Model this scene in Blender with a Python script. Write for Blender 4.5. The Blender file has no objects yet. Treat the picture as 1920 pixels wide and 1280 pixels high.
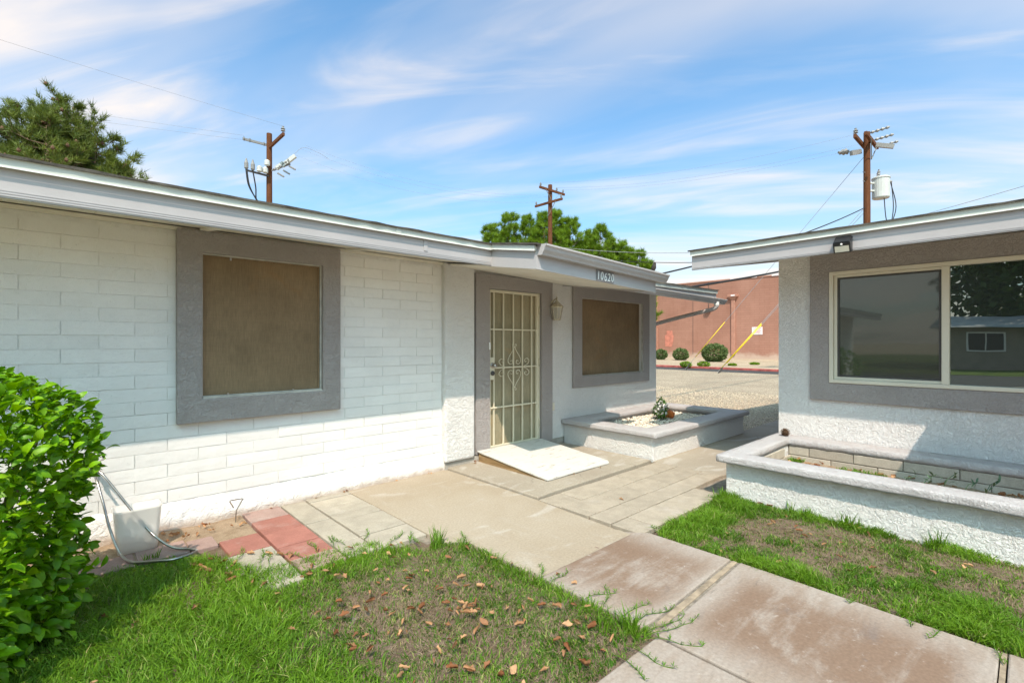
import bpy, math, random
import numpy as np
from mathutils import Vector, Matrix, noise as mnoise
R = math.radians
random.seed(11)
rng = np.random.default_rng(11)
scene = bpy.context.scene
COL = scene.collection

# ------------------------------------------------------------------ camera
cam = bpy.data.cameras.new('camera'); camo = bpy.data.objects.new('camera', cam); COL.objects.link(camo)
camo.location = (0, 0, 1.48); camo.rotation_euler = (R(90), 0, R(-42.868))
cam.sensor_width = 36; cam.lens = 905 / 1920 * 36; cam.shift_y = 1 / 1920
cam.clip_start = 0.05; cam.clip_end = 2000
scene.camera = camo

# ------------------------------------------------------------------ sky and sun (light travels along SUN)
SUN = Vector((0.50, 0.54, -1.0)).normalized()
SUN_EL = math.asin(-SUN.z); SUN_ROT = math.atan2(-SUN.x, -SUN.y)
world = bpy.data.worlds.new('World'); scene.world = world; world.use_nodes = True
def build_world():
    nt = world.node_tree; nt.nodes.clear(); N = nt.nodes.new; L = nt.links.new
    out = N('ShaderNodeOutputWorld'); bg = N('ShaderNodeBackground'); bg.inputs[1].default_value = 0.15
    sky = N('ShaderNodeTexSky'); sky.sky_type = 'NISHITA'; sky.sun_disc = False
    sky.sun_elevation = SUN_EL; sky.sun_rotation = SUN_ROT; sky.altitude = 350
    sky.air_density = 1.0; sky.dust_density = 4.5; sky.ozone_density = 3.0
    tc = N('ShaderNodeTexCoord'); sep = N('ShaderNodeSeparateXYZ'); L(tc.outputs['Generated'], sep.inputs[0])
    def math_(op, a, b=None, c=None):
        m = N('ShaderNodeMath'); m.operation = op
        for i, v in enumerate((a, b, c)):
            if v is None: continue
            if isinstance(v, (int, float)): m.inputs[i].default_value = v
            else: L(v, m.inputs[i])
        return m.outputs[0]
    z = math_('MAXIMUM', sep.outputs[2], 0.0)
    zz = math_('ADD', z, 0.16)
    px = math_('DIVIDE', sep.outputs[0], zz); py = math_('DIVIDE', sep.outputs[1], zz)
    c, s = math.cos(R(47.1)), math.sin(R(47.1))
    fw = math_('ADD', math_('MULTIPLY', px, c), math_('MULTIPLY', py, s))
    rt = math_('SUBTRACT', math_('MULTIPLY', px, s), math_('MULTIPLY', py, c))
    def cloud(su, sv, shear, scale, detail, rough, dist, off):
        cb = N('ShaderNodeCombineXYZ')
        L(math_('MULTIPLY', rt, su), cb.inputs[0])
        L(math_('MULTIPLY', math_('ADD', fw, math_('MULTIPLY', rt, shear)), sv), cb.inputs[1]); cb.inputs[2].default_value = off
        t = N('ShaderNodeTexNoise'); t.inputs['Scale'].default_value = scale; t.inputs['Detail'].default_value = detail
        t.inputs['Roughness'].default_value = rough; t.inputs['Distortion'].default_value = dist
        L(cb.outputs[0], t.inputs['Vector']); return t.outputs[0]
    big = cloud(0.32, 0.80, 0.22, 1.10, 5, 0.50, 0.6, 11.9)
    wisp = cloud(0.50, 1.9, 0.22, 1.6, 7, 0.54, 0.9, 7.7)
    def rmp(v, a, b):
        m = N('ShaderNodeMapRange'); m.interpolation_type = 'SMOOTHSTEP'; m.inputs[1].default_value = a; m.inputs[2].default_value = b
        L(v, m.inputs[0]); return m.outputs[0]
    k1 = math_('MULTIPLY', rmp(big, 0.33, 0.68), 0.50)
    k2 = math_('MULTIPLY', rmp(wisp, 0.42, 0.80), math_('ADD', math_('MULTIPLY', rmp(big, 0.32, 0.6), 0.8), 0.12))
    haze = math_('MULTIPLY', math_('POWER', math_('SUBTRACT', 1.0, z), 7.0), 0.34)
    fac = math_('MINIMUM', math_('ADD', math_('ADD', math_('ADD', k1, k2), haze), 0.0), 0.82)
    mx = N('ShaderNodeMixRGB'); L(fac, mx.inputs[0])
    tint = N('ShaderNodeMixRGB'); tint.blend_type = 'MULTIPLY'; tint.inputs[0].default_value = 1; tint.inputs[2].default_value = (0.385, 0.82, 0.99, 1)
    L(sky.outputs[0], tint.inputs[1]); L(tint.outputs[0], mx.inputs[1])
    mx.inputs[2].default_value = (2.85, 2.95, 3.05, 1)
    L(mx.outputs[0], bg.inputs[0]); L(bg.outputs[0], out.inputs[0])
build_world()
sl = bpy.data.lights.new('sun', 'SUN'); sl.energy = 2.0; sl.angle = R(0.53); sl.color = (1.0, 0.965, 0.92)
so = bpy.data.objects.new('sun', sl); COL.objects.link(so); so.location = (-10, -10, 20)
so.rotation_euler = SUN.to_track_quat('-Z', 'Y').to_euler()
vs = scene.view_settings; vs.view_transform = 'Standard'; vs.look = 'None'; vs.gamma = 1; vs.exposure = 1.27; vs.use_curve_mapping = False
vs.use_white_balance = True; vs.white_balance_temperature = 8000; vs.white_balance_tint = 17
scene.cycles.max_bounces = 8; scene.cycles.diffuse_bounces = 5; scene.cycles.transparent_max_bounces = 12

# ------------------------------------------------------------------ material helpers
class NT:
    def __init__(s, name):
        s.m = bpy.data.materials.new(name); s.m.use_nodes = True; s.t = s.m.node_tree
        s.bsdf = s.t.nodes['Principled BSDF']; s.out = s.t.nodes['Material Output']
        s.geo = s.t.nodes.new('ShaderNodeNewGeometry'); s.pos = s.geo.outputs['Position']
    def link(s, a, b): s.t.links.new(a, b)
    def setin(s, sock, v):
        if v is None: return
        if isinstance(v, bpy.types.NodeSocket): s.link(v, sock)
        elif isinstance(v, (tuple, list)) and len(v) == 3 and sock.type == 'RGBA': sock.default_value = (*v, 1)
        else: sock.default_value = v
    def map(s, scale=(1, 1, 1), rot=(0, 0, 0), loc=(0, 0, 0), vec=None):
        n = s.t.nodes.new('ShaderNodeMapping'); n.inputs['Scale'].default_value = scale
        n.inputs['Rotation'].default_value = rot; n.inputs['Location'].default_value = loc
        s.link(vec or s.pos, n.inputs[0]); return n.outputs[0]
    def noise(s, scale, detail=4, rough=.55, dist=0, vec=None, color=False):
        n = s.t.nodes.new('ShaderNodeTexNoise'); n.inputs['Scale'].default_value = scale; n.inputs['Detail'].default_value = detail
        n.inputs['Roughness'].default_value = rough; n.inputs['Distortion'].default_value = dist
        s.link(vec or s.pos, n.inputs['Vector']); return n.outputs[1 if color else 0]
    def voro(s, scale, feat='F1', vec=None, rand=1.0):
        n = s.t.nodes.new('ShaderNodeTexVoronoi'); n.feature = feat; n.inputs['Scale'].default_value = scale; n.inputs['Randomness'].default_value = rand
        s.link(vec or s.pos, n.inputs['Vector']); return n.outputs[0]
    def rng(s, v, a, b, c=0., d=1., smooth=True):
        n = s.t.nodes.new('ShaderNodeMapRange'); n.interpolation_type = 'SMOOTHSTEP' if smooth else 'LINEAR'
        for i, q in enumerate((a, b, c, d)): n.inputs[i + 1].default_value = q
        s.link(v, n.inputs[0]); return n.outputs[0]
    def math(s, op, a, b=None):
        n = s.t.nodes.new('ShaderNodeMath'); n.operation = op; s.setin(n.inputs[0], a); s.setin(n.inputs[1], b); return n.outputs[0]
    def mix(s, f, a, b, mode='MIX'):
        n = s.t.nodes.new('ShaderNodeMixRGB'); n.blend_type = mode; s.setin(n.inputs[0], f); s.setin(n.inputs[1], a); s.setin(n.inputs[2], b); return n.outputs[0]
    def grey(s, v):  # float -> colour multiplier
        n = s.t.nodes.new('ShaderNodeCombineColor')
        for i in range(3): s.link(v, n.inputs[i])
        return n.outputs[0]
    def sep(s, vec=None):
        n = s.t.nodes.new('ShaderNodeSeparateXYZ'); s.link(vec or s.pos, n.inputs[0]); return n.outputs
    def bump(s, h, strength, dist, prev=None):
        n = s.t.nodes.new('ShaderNodeBump'); n.inputs['Strength'].default_value = strength; n.inputs['Distance'].default_value = dist
        s.link(h, n.inputs['Height'])
        if prev: s.link(prev, n.inputs['Normal'])
        return n.outputs[0]
    def rand(s):
        n = s.t.nodes.new('ShaderNodeObjectInfo'); return n.outputs['Random']
    def attr(s, name):
        n = s.t.nodes.new('ShaderNodeAttribute'); n.attribute_name = name; return n.outputs
    def done(s, color, rough=.8, normal=None, spec=.3, metal=0, **kw):
        s.setin(s.bsdf.inputs['Base Color'], color); s.setin(s.bsdf.inputs['Roughness'], rough)
        s.setin(s.bsdf.inputs['Specular IOR Level'], spec); s.setin(s.bsdf.inputs['Metallic'], metal)
        if normal: s.link(normal, s.bsdf.inputs['Normal'])
        for k, v in kw.items(): s.setin(s.bsdf.inputs[k], v)
        return s.m

def simple(name, col, rough=.7, var=.12, vs_=6, bs=0, bd=.002, spec=.3, metal=0, objvar=0.0):
    t = NT(name); f = t.rng(t.noise(vs_, 5), .3, .7, 1 - var, 1 + var)
    c = t.mix(1, col, t.grey(f), 'MULTIPLY')
    if objvar:
        c = t.mix(1, c, t.grey(t.rng(t.rand(), 0, 1, 1 - objvar, 1 + objvar, False)), 'MULTIPLY')
    nb = t.bump(t.noise(bs, 5), .6, bd) if bs else None
    return t.done(c, rough, nb, spec, metal)

M = {}
def stucco(name, col, scale=22, amp=.022, dirt=.08):
    t = NT(name)
    w = t.noise(scale * .35, 3, color=True)
    vec = t.mix(.35, t.pos, w, 'ADD')
    a = t.rng(t.noise(scale, 5, .6, 1.2), .42, .62)                       # trowelled patches
    b = t.rng(t.voro(scale * 1.3, 'DISTANCE_TO_EDGE', vec=t.map((1, 1, 1.5), vec=vec)), 0, .10)
    c = t.noise(scale * 9, 4)
    h = t.math('ADD', t.math('ADD', t.math('MULTIPLY', a, .6), t.math('MULTIPLY', b, .35)), t.math('MULTIPLY', c, .22))
    nb = t.bump(h, .75, amp)
    f = t.rng(t.noise(1.7, 6, .65), .3, .72, 1 - dirt, 1.0)
    g = t.rng(t.noise(scale * 4, 3), .3, .7, .96, 1.02)
    return t.done(t.mix(1, col, t.grey(t.math('MULTIPLY', f, g)), 'MULTIPLY'), .85, nb, .25)
M['stucco_white'] = stucco('stucco_white', (.81, .795, .775), 22, .015, .06)
M['stucco_trim'] = stucco('stucco_trim', (.395, .358, .345), 20, .012, .10)
M['stucco_cap'] = stucco('stucco_cap', (.54, .512, .512), 26, .010, .10)
def brick_mat():
    t = NT('painted_slump_block')
    n = t.bump(t.noise(18, 4), .5, .006); n = t.bump(t.noise(150, 4, .7), .55, .0035, n)
    v = t.rng(t.rand(), 0, 1, .945, 1.0, False)
    s = t.rng(t.noise(2.3, 6, .7), .34, .7, .93, 1.0)
    pits = t.rng(t.noise(70, 2), .70, .78, 1, .8)
    c = t.mix(1, (.81, .795, .77), t.grey(t.math('MULTIPLY', t.math('MULTIPLY', v, s), pits)), 'MULTIPLY')
    return t.done(c, .82, n, .25)
M['brick'] = brick_mat()
M['mortar'] = simple('painted_mortar', (.75, .73, .70), .9, .06, 20, 120, .003)
def plinth_mat():
    t = NT('painted_plinth')
    h = t.math('ADD', t.noise(16, 6, .6, .8), t.math('MULTIPLY', t.noise(90, 4), .3))
    z = t.sep()[2]
    soil = t.math('MULTIPLY', t.rng(t.math('ADD', z, t.math('MULTIPLY', t.noise(9, 5), -.10)), -.05, .03, 1, 0), .75)
    c = t.mix(soil, (.82, .805, .785), (.42, .30, .22))
    return t.done(c, .88, t.bump(h, .8, .025), .2)
M['plinth'] = plinth_mat()
def painted(name, col, rough=.5, streak=.05):
    t = NT(name); f = t.rng(t.noise(3, 5, vec=t.map((1, 1, .25))), .3, .7, 1 - streak, 1 + streak * .4)
    g = t.rng(t.noise(.9, 3), .3, .7, .97, 1.02)
    return t.done(t.mix(1, col, t.grey(t.math('MULTIPLY', f, g)), 'MULTIPLY'), rough, t.bump(t.noise(8, 3), .25, .01), .35)
M['fascia'] = painted('fascia_paint', (.425, .405, .41), .45)
M['drip'] = painted('drip_edge_paint', (.52, .55, .505), .4)
M['gutter'] = painted('gutter_paint', (.43, .405, .405), .38)
M['soffit'] = painted('soffit_paint', (.72, .68, .60), .7, .10)
M['shingle'] = simple('asphalt_shingle', (.075, .068, .058), .95, .35, 12, 90, .006)
M['concrete_footing'] = simple('concrete_footing', (.36, .33, .29), .9, .2, 6, 60, .004)
M['cream'] = painted('cream_metal_paint', (.70, .64, .49), .4, .06)
M['cream_vinyl'] = painted('cream_vinyl', (.68, .63, .52), .35, .04)
def screen_mat(name, col):
    t = NT(name)
    p = t.sep()
    st = t.noise(6, 4, .6, vec=t.map((9, 9, .35)))
    bl = t.noise(2.2, 5, .6)
    fw = t.noise(170, 2, vec=t.map((1, 1, .06))); fh = t.noise(170, 2, vec=t.map((.06, .06, 1)))
    k = t.math('ADD', t.math('MULTIPLY', t.rng(st, .3, .7), .14), t.math('MULTIPLY', t.rng(bl, .3, .7), .35))
    c = t.mix(k, col, tuple(q * 1.75 for q in col))
    c = t.mix(t.rng(t.noise(3.3, 5, .6, .6), .56, .74, 0, .4), c, tuple(q * w for q, w in zip(col, (1.45, 1.15, .85))))
    w = t.math('MULTIPLY', t.rng(fw, .3, .7, .88, 1.10), t.rng(fh, .3, .7, .97, 1.03))
    return t.done(t.mix(1, c, t.grey(w), 'MULTIPLY'), .8, t.bump(t.math('ADD', fw, fh), .4, .002), .2)
M['sunscreen'] = screen_mat('brown_sunscreen_mesh', (.195, .132, .078))
M['doormesh'] = screen_mat('door_mesh_panel', (.255, .22, .145))
M['steel'] = simple('steel', (.42, .40, .38), .3, .1, 30, spec=.5, metal=1)
M['darkmetal'] = simple('dark_metal', (.06, .055, .05), .5, .1, 30, spec=.5)
M['black'] = simple('black_plastic', (.018, .018, .02), .35, .1, 20, spec=.5)
M['white_paint'] = simple('white_paint', (.78, .78, .76), .5, .06, 8)
M['reveal'] = simple('dull_reveal_paint', (.46, .44, .40), .8, .2, 9, 60, .003)
M['plate'] = simple('number_plate_paint', (.20, .195, .20), .5, .08, 20)
def glass_mat(name, col, gl=.30, rough=0.0):
    t = NT(name); t.bsdf.inputs['Base Color'].default_value = (*col, 1); t.bsdf.inputs['Roughness'].default_value = .25
    g = t.t.nodes.new('ShaderNodeBsdfGlossy'); g.inputs['Roughness'].default_value = rough; g.inputs['Color'].default_value = (.88, .97, .92, 1)
    mx = t.t.nodes.new('ShaderNodeMixShader'); lw = t.t.nodes.new('ShaderNodeLayerWeight'); lw.inputs[0].default_value = .25
    f = t.math('ADD', t.math('MULTIPLY', lw.outputs['Fresnel'], .8), gl)
    nb = t.bump(t.noise(1.3, 2), .10, .01); t.link(nb, g.inputs['Normal'])
    t.link(f, mx.inputs[0]); t.link(t.bsdf.outputs[0], mx.inputs[1]); t.link(g.outputs[0], mx.inputs[2]); t.link(mx.outputs[0], t.out.inputs[0])
    return t.m
M['glass'] = glass_mat('window_glass', (.008, .014, .012), .30)
M['glass_screened'] = glass_mat('screened_window_glass', (.026, .029, .022), .05, .03)
def bulb():
    t = NT('lantern_glass'); return t.done((.75, .73, .68), .12, t.bump(t.noise(140, 2), .4, .004), .6, **{'Transmission Weight': .55})
M['lantern_glass'] = bulb()
M['brass'] = simple('weathered_brass', (.50, .45, .35), .5, .25, 40, 80, .002, .4, .3)

def concrete(name, base, stain, patch, amt=.5, edge=None):
    t = NT(name)
    n1 = t.noise(1.1, 6, .62, .4); n2 = t.noise(4.5, 6, .65, .3, vec=t.map((1.6, .6, 1))); n3 = t.noise(60, 4, .6)
    c = t.mix(t.rng(n1, .36, .66, 0, amt), base, stain)
    c = t.mix(t.rng(n2, .52, .74, 0, .38), c, patch)
    c = t.mix(t.rng(t.noise(22, 5, .7), .62, .74, 0, .22), c, (.62, .58, .54))
    c = t.mix(t.rng(t.noise(1.3, 3, .5, 1.6, vec=t.map((1, 2.2, 1), rot=(0, 0, .6))), .55, .72, 0, .45), c, (.50, .46, .42))
    c = t.mix(1, c, t.grey(t.rng(n3, .25, .75, .86, 1.1)), 'MULTIPLY')
    sp = t.rng(t.voro(7), .018, .03, 1, 0); sp = t.math('MULTIPLY', sp, t.rng(t.noise(2), .5, .6))
    c = t.mix(t.math('MULTIPLY', sp, .6), c, (.7, .68, .65))
    cr = t.rng(t.voro(.8, 'DISTANCE_TO_EDGE', vec=t.mix(.25, t.pos, t.noise(3, 5, color=True), 'ADD')), .0, .006, 1, 0)
    c = t.mix(t.math('MULTIPLY', cr, t.rng(t.noise(.9, 2), .48, .6, 0, .6)), c, (.12, .10, .085))
    nb = t.bump(t.noise(28, 6, .65), .35, .006); nb = t.bump(n3, .35, .002, nb)
    return t.done(c, .88, nb, .25)
M['patio'] = concrete('patio_concrete', (.37, .305, .235), (.31, .24, .17), (.40, .355, .305), .6)
M['entry_slab'] = concrete('entry_slab_concrete', (.345, .295, .235), (.285, .235, .185), (.38, .335, .285), .6)
def path_mat():
    t = NT('path_concrete')
    p = t.sep(); x, y = p[0], p[1]
    n1 = t.noise(1.5, 6, .6, .5); n2 = t.noise(5, 6, .68, .4, vec=t.map((.5, 1.7, 1))); n3 = t.noise(60, 4, .6)
    mid = t.math('MULTIPLY', t.rng(x, 2.18, 2.55), t.rng(x, 3.34, 2.95))
    d = t.math('MULTIPLY', t.rng(t.math('ABSOLUTE', t.math('SUBTRACT', y, 1.33)), .02, .22), t.rng(t.math('ABSOLUTE', t.math('SUBTRACT', y, .09)), .02, .2))
    m = t.math('MULTIPLY', t.math('MULTIPLY', mid, d), t.rng(t.math('ADD', t.math('MULTIPLY', n1, .6), t.math('MULTIPLY', n2, .4)), .34, .52))
    c = t.mix(t.rng(n2, .4, .65), (.34, .285, .245), (.305, .24, .195))
    c = t.mix(t.math('MULTIPLY', m, .95), c, (.21, .132, .092))
    dk = t.math('MULTIPLY', t.rng(t.noise(3.4, 6, .7, .5, vec=t.map((.6, 1.5, 1), loc=(3, 1, 0))), .56, .72), t.math('MULTIPLY', mid, .5))
    c = t.mix(dk, c, (.17, .14, .13))
    c = t.mix(t.rng(t.noise(14, 6, .75), .57, .72, 0, .5), c, (.48, .43, .39))
    c = t.mix(1, c, t.grey(t.rng(n3, .25, .75, .86, 1.1)), 'MULTIPLY')
    c = t.mix(t.math('MULTIPLY', t.rng(t.voro(6), .02, .035, 1, 0), t.math('MULTIPLY', t.rng(t.noise(1.7), .5, .6), .6)), c, (.7, .68, .65))
    sm = t.math('MULTIPLY', t.rng(t.noise(11, 6, .75, .5, vec=t.map((.45, 1.8, 1))), .60, .70, 0, .55), t.rng(t.noise(1.9, 3), .48, .62))
    c = t.mix(sm, c, (.10, .085, .08))
    nb = t.bump(t.noise(30, 6, .65), .35, .006); nb = t.bump(n3, .35, .002, nb)
    return t.done(c, .88, nb, .25)
M['path'] = path_mat()
def paver_mat(name, col, var):
    t = NT(name); r = t.rng(t.rand(), 0, 1, 1 - var, 1 + var * .6, False)
    n1 = t.noise(7, 6, .65); n3 = t.noise(80, 4, .6)
    k = t.math('MULTIPLY', t.math('MULTIPLY', r, t.rng(n1, .3, .7, .86, 1.06)), t.rng(n3, .25, .75, .88, 1.08))
    c = t.mix(1, col, t.grey(k), 'MULTIPLY')
    c = t.mix(t.rng(t.noise(3, 5, .7), .52, .75, 0, .4), c, (.45, .40, .36))
    return t.done(c, .9, t.bump(n3, .5, .003), .2)
M['paver_grey'] = paver_mat('grey_paver', (.40, .35, .285), .10)
M['paver_patio'] = paver_mat('patio_paver', (.37, .31, .245), .07)
M['paver_red'] = paver_mat('red_paver', (.37, .15, .12), .12)
M['paver_pink'] = paver_mat('faded_pink_paver', (.35, .235, .205), .1)
M['joint_tan'] = simple('expansion_joint_filler', (.30, .23, .165), .9, .3, 12, 60, .004)
M['joint_dark'] = simple('dark_joint', (.21, .175, .14), .95, .3, 20, 60, .004)
def soil(name, a, b, scale=6, bd=.02):
    t = NT(name); c = t.mix(t.rng(t.noise(scale, 7, .7), .32, .68), a, b)
    g = t.noise(scale * 18, 4, .7)
    c = t.mix(1, c, t.grey(t.rng(g, .25, .75, .65, 1.25)), 'MULTIPLY')
    return t.done(c, .95, t.bump(g, .8, bd), .1)
M['soil'] = soil('lawn_soil_and_thatch', (.155, .105, .075), (.27, .195, .145), 7, .018)
M['dirt'] = soil('bare_dirt', (.30, .21, .14), (.42, .31, .22), 8, .012)
M['desert'] = soil('desert_ground', (.36, .27, .19), (.46, .36, .26), .5, .02)
M['far_lawn'] = soil('far_lawn', (.06, .10, .025), (.12, .16, .045), 1.2, .03)
def gravel_mat(name, a, b, scale):
    t = NT(name); v = t.voro(scale); n = t.t.nodes.new('ShaderNodeTexVoronoi'); n.inputs['Scale'].default_value = scale; t.link(t.pos, n.inputs['Vector'])
    sc = t.sep(n.outputs['Color'])
    c = t.mix(sc[0], a, b); c = t.mix(1, c, t.grey(t.rng(t.noise(.7, 5), .3, .7, .88, 1.08)), 'MULTIPLY')
    c = t.mix(1, c, t.grey(t.rng(v, .2, .75, 1.05, .55)), 'MULTIPLY')
    h = t.rng(v, 0, .7, 1, 0)
    return t.done(c, .9, t.bump(h, .8, .02), .2)
M['gravel_lot'] = gravel_mat('tan_gravel', (.38, .295, .21), (.58, .48, .36), 30)
M['pebble'] = simple('tan_pebble', (.54, .44, .33), .85, .25, 30)
M['white_rock'] = simple('white_rock', (.66, .59, .50), .8, .3, 40)
M['asphalt'] = simple('asphalt', (.055, .053, .052), .9, .2, 3, 120, .004)
M['red_kerb'] = simple('red_kerb_paint', (.40, .10, .085), .7, .25, 4)
def wood(name, a, b, sc=(14, 14, .6)):
    t = NT(name); n = t.noise(3, 6, .65, .4, vec=t.map(sc)); c = t.mix(t.rng(n, .3, .7), a, b)
    return t.done(c, .85, t.bump(n, .5, .008), .15)
M['pole_wood'] = wood('utility_pole_wood', (.095, .032, .014), (.165, .066, .032))
M['ramp_wood'] = wood('ramp_side_wood', (.20, .12, .055), (.36, .235, .125), (2, 1, 14))
def ramp_top():
    t = NT('ramp_paint'); n = t.noise(9, 6, .7, .3, vec=t.map((.6, 3, 1)))
    c = t.mix(t.rng(n, .57, .66, 0, .85), (.56, .54, .505), (.24, .19, .14))
    c = t.mix(t.rng(t.noise(2.2, 5), .4, .7, 0, .35), c, (.46, .43, .39))
    return t.done(c, .75, t.bump(n, .35, .004), .25)
M['ramp_top'] = ramp_top()
def leafmat(name, a, b, trans=.35, yellow=None, rough=.45):
    t = NT(name); at = t.attr('rnd'); 
    if name.startswith('obj_'): k = t.rand()
    else: k = at['Fac']
    c = t.mix(k, a, b)
    if yellow: c = t.mix(t.rng(k, .86, 1, 0, 1), c, yellow)
    c = t.mix(1, c, t.grey(t.rng(t.noise(35, 3), .3, .7, .88, 1.1)), 'MULTIPLY')
    t.done(c, rough, None, .35)
    tr = t.t.nodes.new('ShaderNodeBsdfTranslucent'); t.link(t.mix(1, c, (1.25, 1.2, .5), 'MULTIPLY'), tr.inputs[0])
    mx = t.t.nodes.new('ShaderNodeMixShader'); mx.inputs[0].default_value = trans
    t.link(t.bsdf.outputs[0], mx.inputs[1]); t.link(tr.outputs[0], mx.inputs[2]); t.link(mx.outputs[0], t.out.inputs[0])
    return t.m
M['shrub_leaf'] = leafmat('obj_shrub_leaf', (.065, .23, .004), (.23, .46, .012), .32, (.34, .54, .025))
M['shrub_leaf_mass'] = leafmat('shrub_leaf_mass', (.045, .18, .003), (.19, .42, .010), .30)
M['grass'] = leafmat('grass_blades', (.040, .140, .006), (.165, .33, .022), .32, (.40, .37, .15), .6)
M['dry_grass'] = leafmat('dry_grass_blades', (.20, .135, .085), (.36, .27, .17), .2, None, .8)
M['dead_leaf'] = leafmat('obj_dead_leaf', (.24, .085, .035), (.58, .33, .18), .2, None, .7)
M['pine'] = leafmat('pine_needles', (.055, .095, .014), (.20, .25, .055), .25, None, .6)
M['pine_bright'] = leafmat('bright_pine_needles', (.065, .15, .010), (.23, .37, .03), .30, None, .6)
M['bush'] = leafmat('round_bush_leaves', (.06, .11, .03), (.15, .21, .075), .2, None, .6)
M['tree_leaf'] = leafmat('broadleaf_tree_leaves', (.03, .08, .015), (.08, .15, .03), .25, None, .5)
M['flower_leaf'] = leafmat('flower_plant_leaves', (.03, .11, .015), (.10, .24, .04), .2, None, .5)
M['olive'] = leafmat('olive_sprig_leaves', (.07, .13, .075), (.18, .25, .16), .15)
M['petal'] = simple('white_petals', (.78, .74, .74), .6, .08, 40)
M['terracotta'] = simple('orange_pot', (.60, .15, .035), .6, .12, 25, 60, .002)
M['bark'] = wood('tree_bark', (.13, .085, .055), (.25, .17, .11), (4, 4, 1))
M['cone'] = simple('pine_cone_scales', (.13, .07, .04), .8, .4, 60)
M['bird'] = simple('bird_feathers', (.06, .05, .045), .8, .3, 60)
def building_wall():
    t = NT('salmon_block_wall')
    b = t.t.nodes.new('ShaderNodeTexBrick'); b.inputs['Scale'].default_value = 1; b.inputs['Brick Width'].default_value = .8; b.inputs['Row Height'].default_value = .203
    b.inputs['Mortar Size'].default_value = .012; b.inputs['Color1'].default_value = (1, 1, 1, 1); b.inputs['Color2'].default_value = (.93, .93, .93, 1); b.inputs['Mortar'].default_value = (.80, .78, .78, 1)
    p = t.sep(); cb = t.t.nodes.new('ShaderNodeCombineXYZ'); t.link(p[1], cb.inputs[0]); t.link(p[2], cb.inputs[1]); t.link(cb.outputs[0], b.inputs['Vector'])
    c = t.mix(t.rng(t.noise(.45, 6, .65, vec=t.map((1, 1, .5))), .3, .7), (.345, .165, .120), (.42, .212, .158))
    c = t.mix(1, c, b.outputs[0], 'MULTIPLY')
    ef = t.math('MULTIPLY', t.rng(t.math('ADD', p[2], t.math('MULTIPLY', t.noise(1.5, 5), -1.0)), -.35, .15, 1, 0), .7)
    return t.done(t.mix(ef, c, (.55, .43, .35)), .9, t.bump(b.outputs[1], -.4, .02), .15)
M['salmon'] = building_wall()
M['salmon_trim'] = simple('salmon_trim', (.42, .20, .145), .7, .1, 3)
M['salmon_patch'] = simple('fresh_salmon_paint', (.56, .20, .145), .8, .15, 4)
M['yellow'] = simple('yellow_guy_guard', (.72, .52, .03), .5, .1, 8)
M['sign_white'] = simple('sign_white', (.78, .70, .70), .6, .05, 8)
M['sign_red'] = simple('sign_red_print', (.65, .20, .20), .6, .05, 8)
M['transformer'] = simple('transformer_paint', (.50, .52, .50), .45, .06, 4)
M['insulator'] = simple('grey_insulator', (.24, .24, .235), .4, .15, 20)
M['pvc'] = simple('white_pvc_conduit', (.72, .72, .70), .5, .08, 5)
M['cable'] = simple('black_cable', (.02, .02, .022), .6, .1, 10)
M['wire'] = simple('aluminium_wire', (.28, .28, .29), .5, .1, 10)
def bucket_mat():
    t = NT('translucent_plastic'); t.done((.88, .87, .85), .35, t.bump(t.noise(5, 3), .2, .01), .35)
    tr = t.t.nodes.new('ShaderNodeBsdfTranslucent'); tr.inputs[0].default_value = (.80, .79, .76, 1)
    tp = t.t.nodes.new('ShaderNodeBsdfTransparent'); tp.inputs[0].default_value = (.93, .93, .92, 1)
    m1 = t.t.nodes.new('ShaderNodeMixShader'); m1.inputs[0].default_value = .28; m2 = t.t.nodes.new('ShaderNodeMixShader'); m2.inputs[0].default_value = .42
    t.link(t.bsdf.outputs[0], m1.inputs[1]); t.link(tr.outputs[0], m1.inputs[2]); t.link(m1.outputs[0], m2.inputs[1]); t.link(tp.outputs[0], m2.inputs[2]); t.link(m2.outputs[0], t.out.inputs[0])
    return t.m
M['bucket'] = bucket_mat()
M['roof_grey'] = simple('grey_roof', (.30, .31, .31), .8, .12, 2)
M['tan_wall'] = simple('tan_wall', (.30, .26, .21), .9, .1, 2)
M['planter_block'] = paver_mat('grey_white_block', (.46, .405, .335), .18)
M['planter_mortar'] = simple('grey_mortar', (.30, .26, .22), .95, .2, 12, 60, .004)

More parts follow.
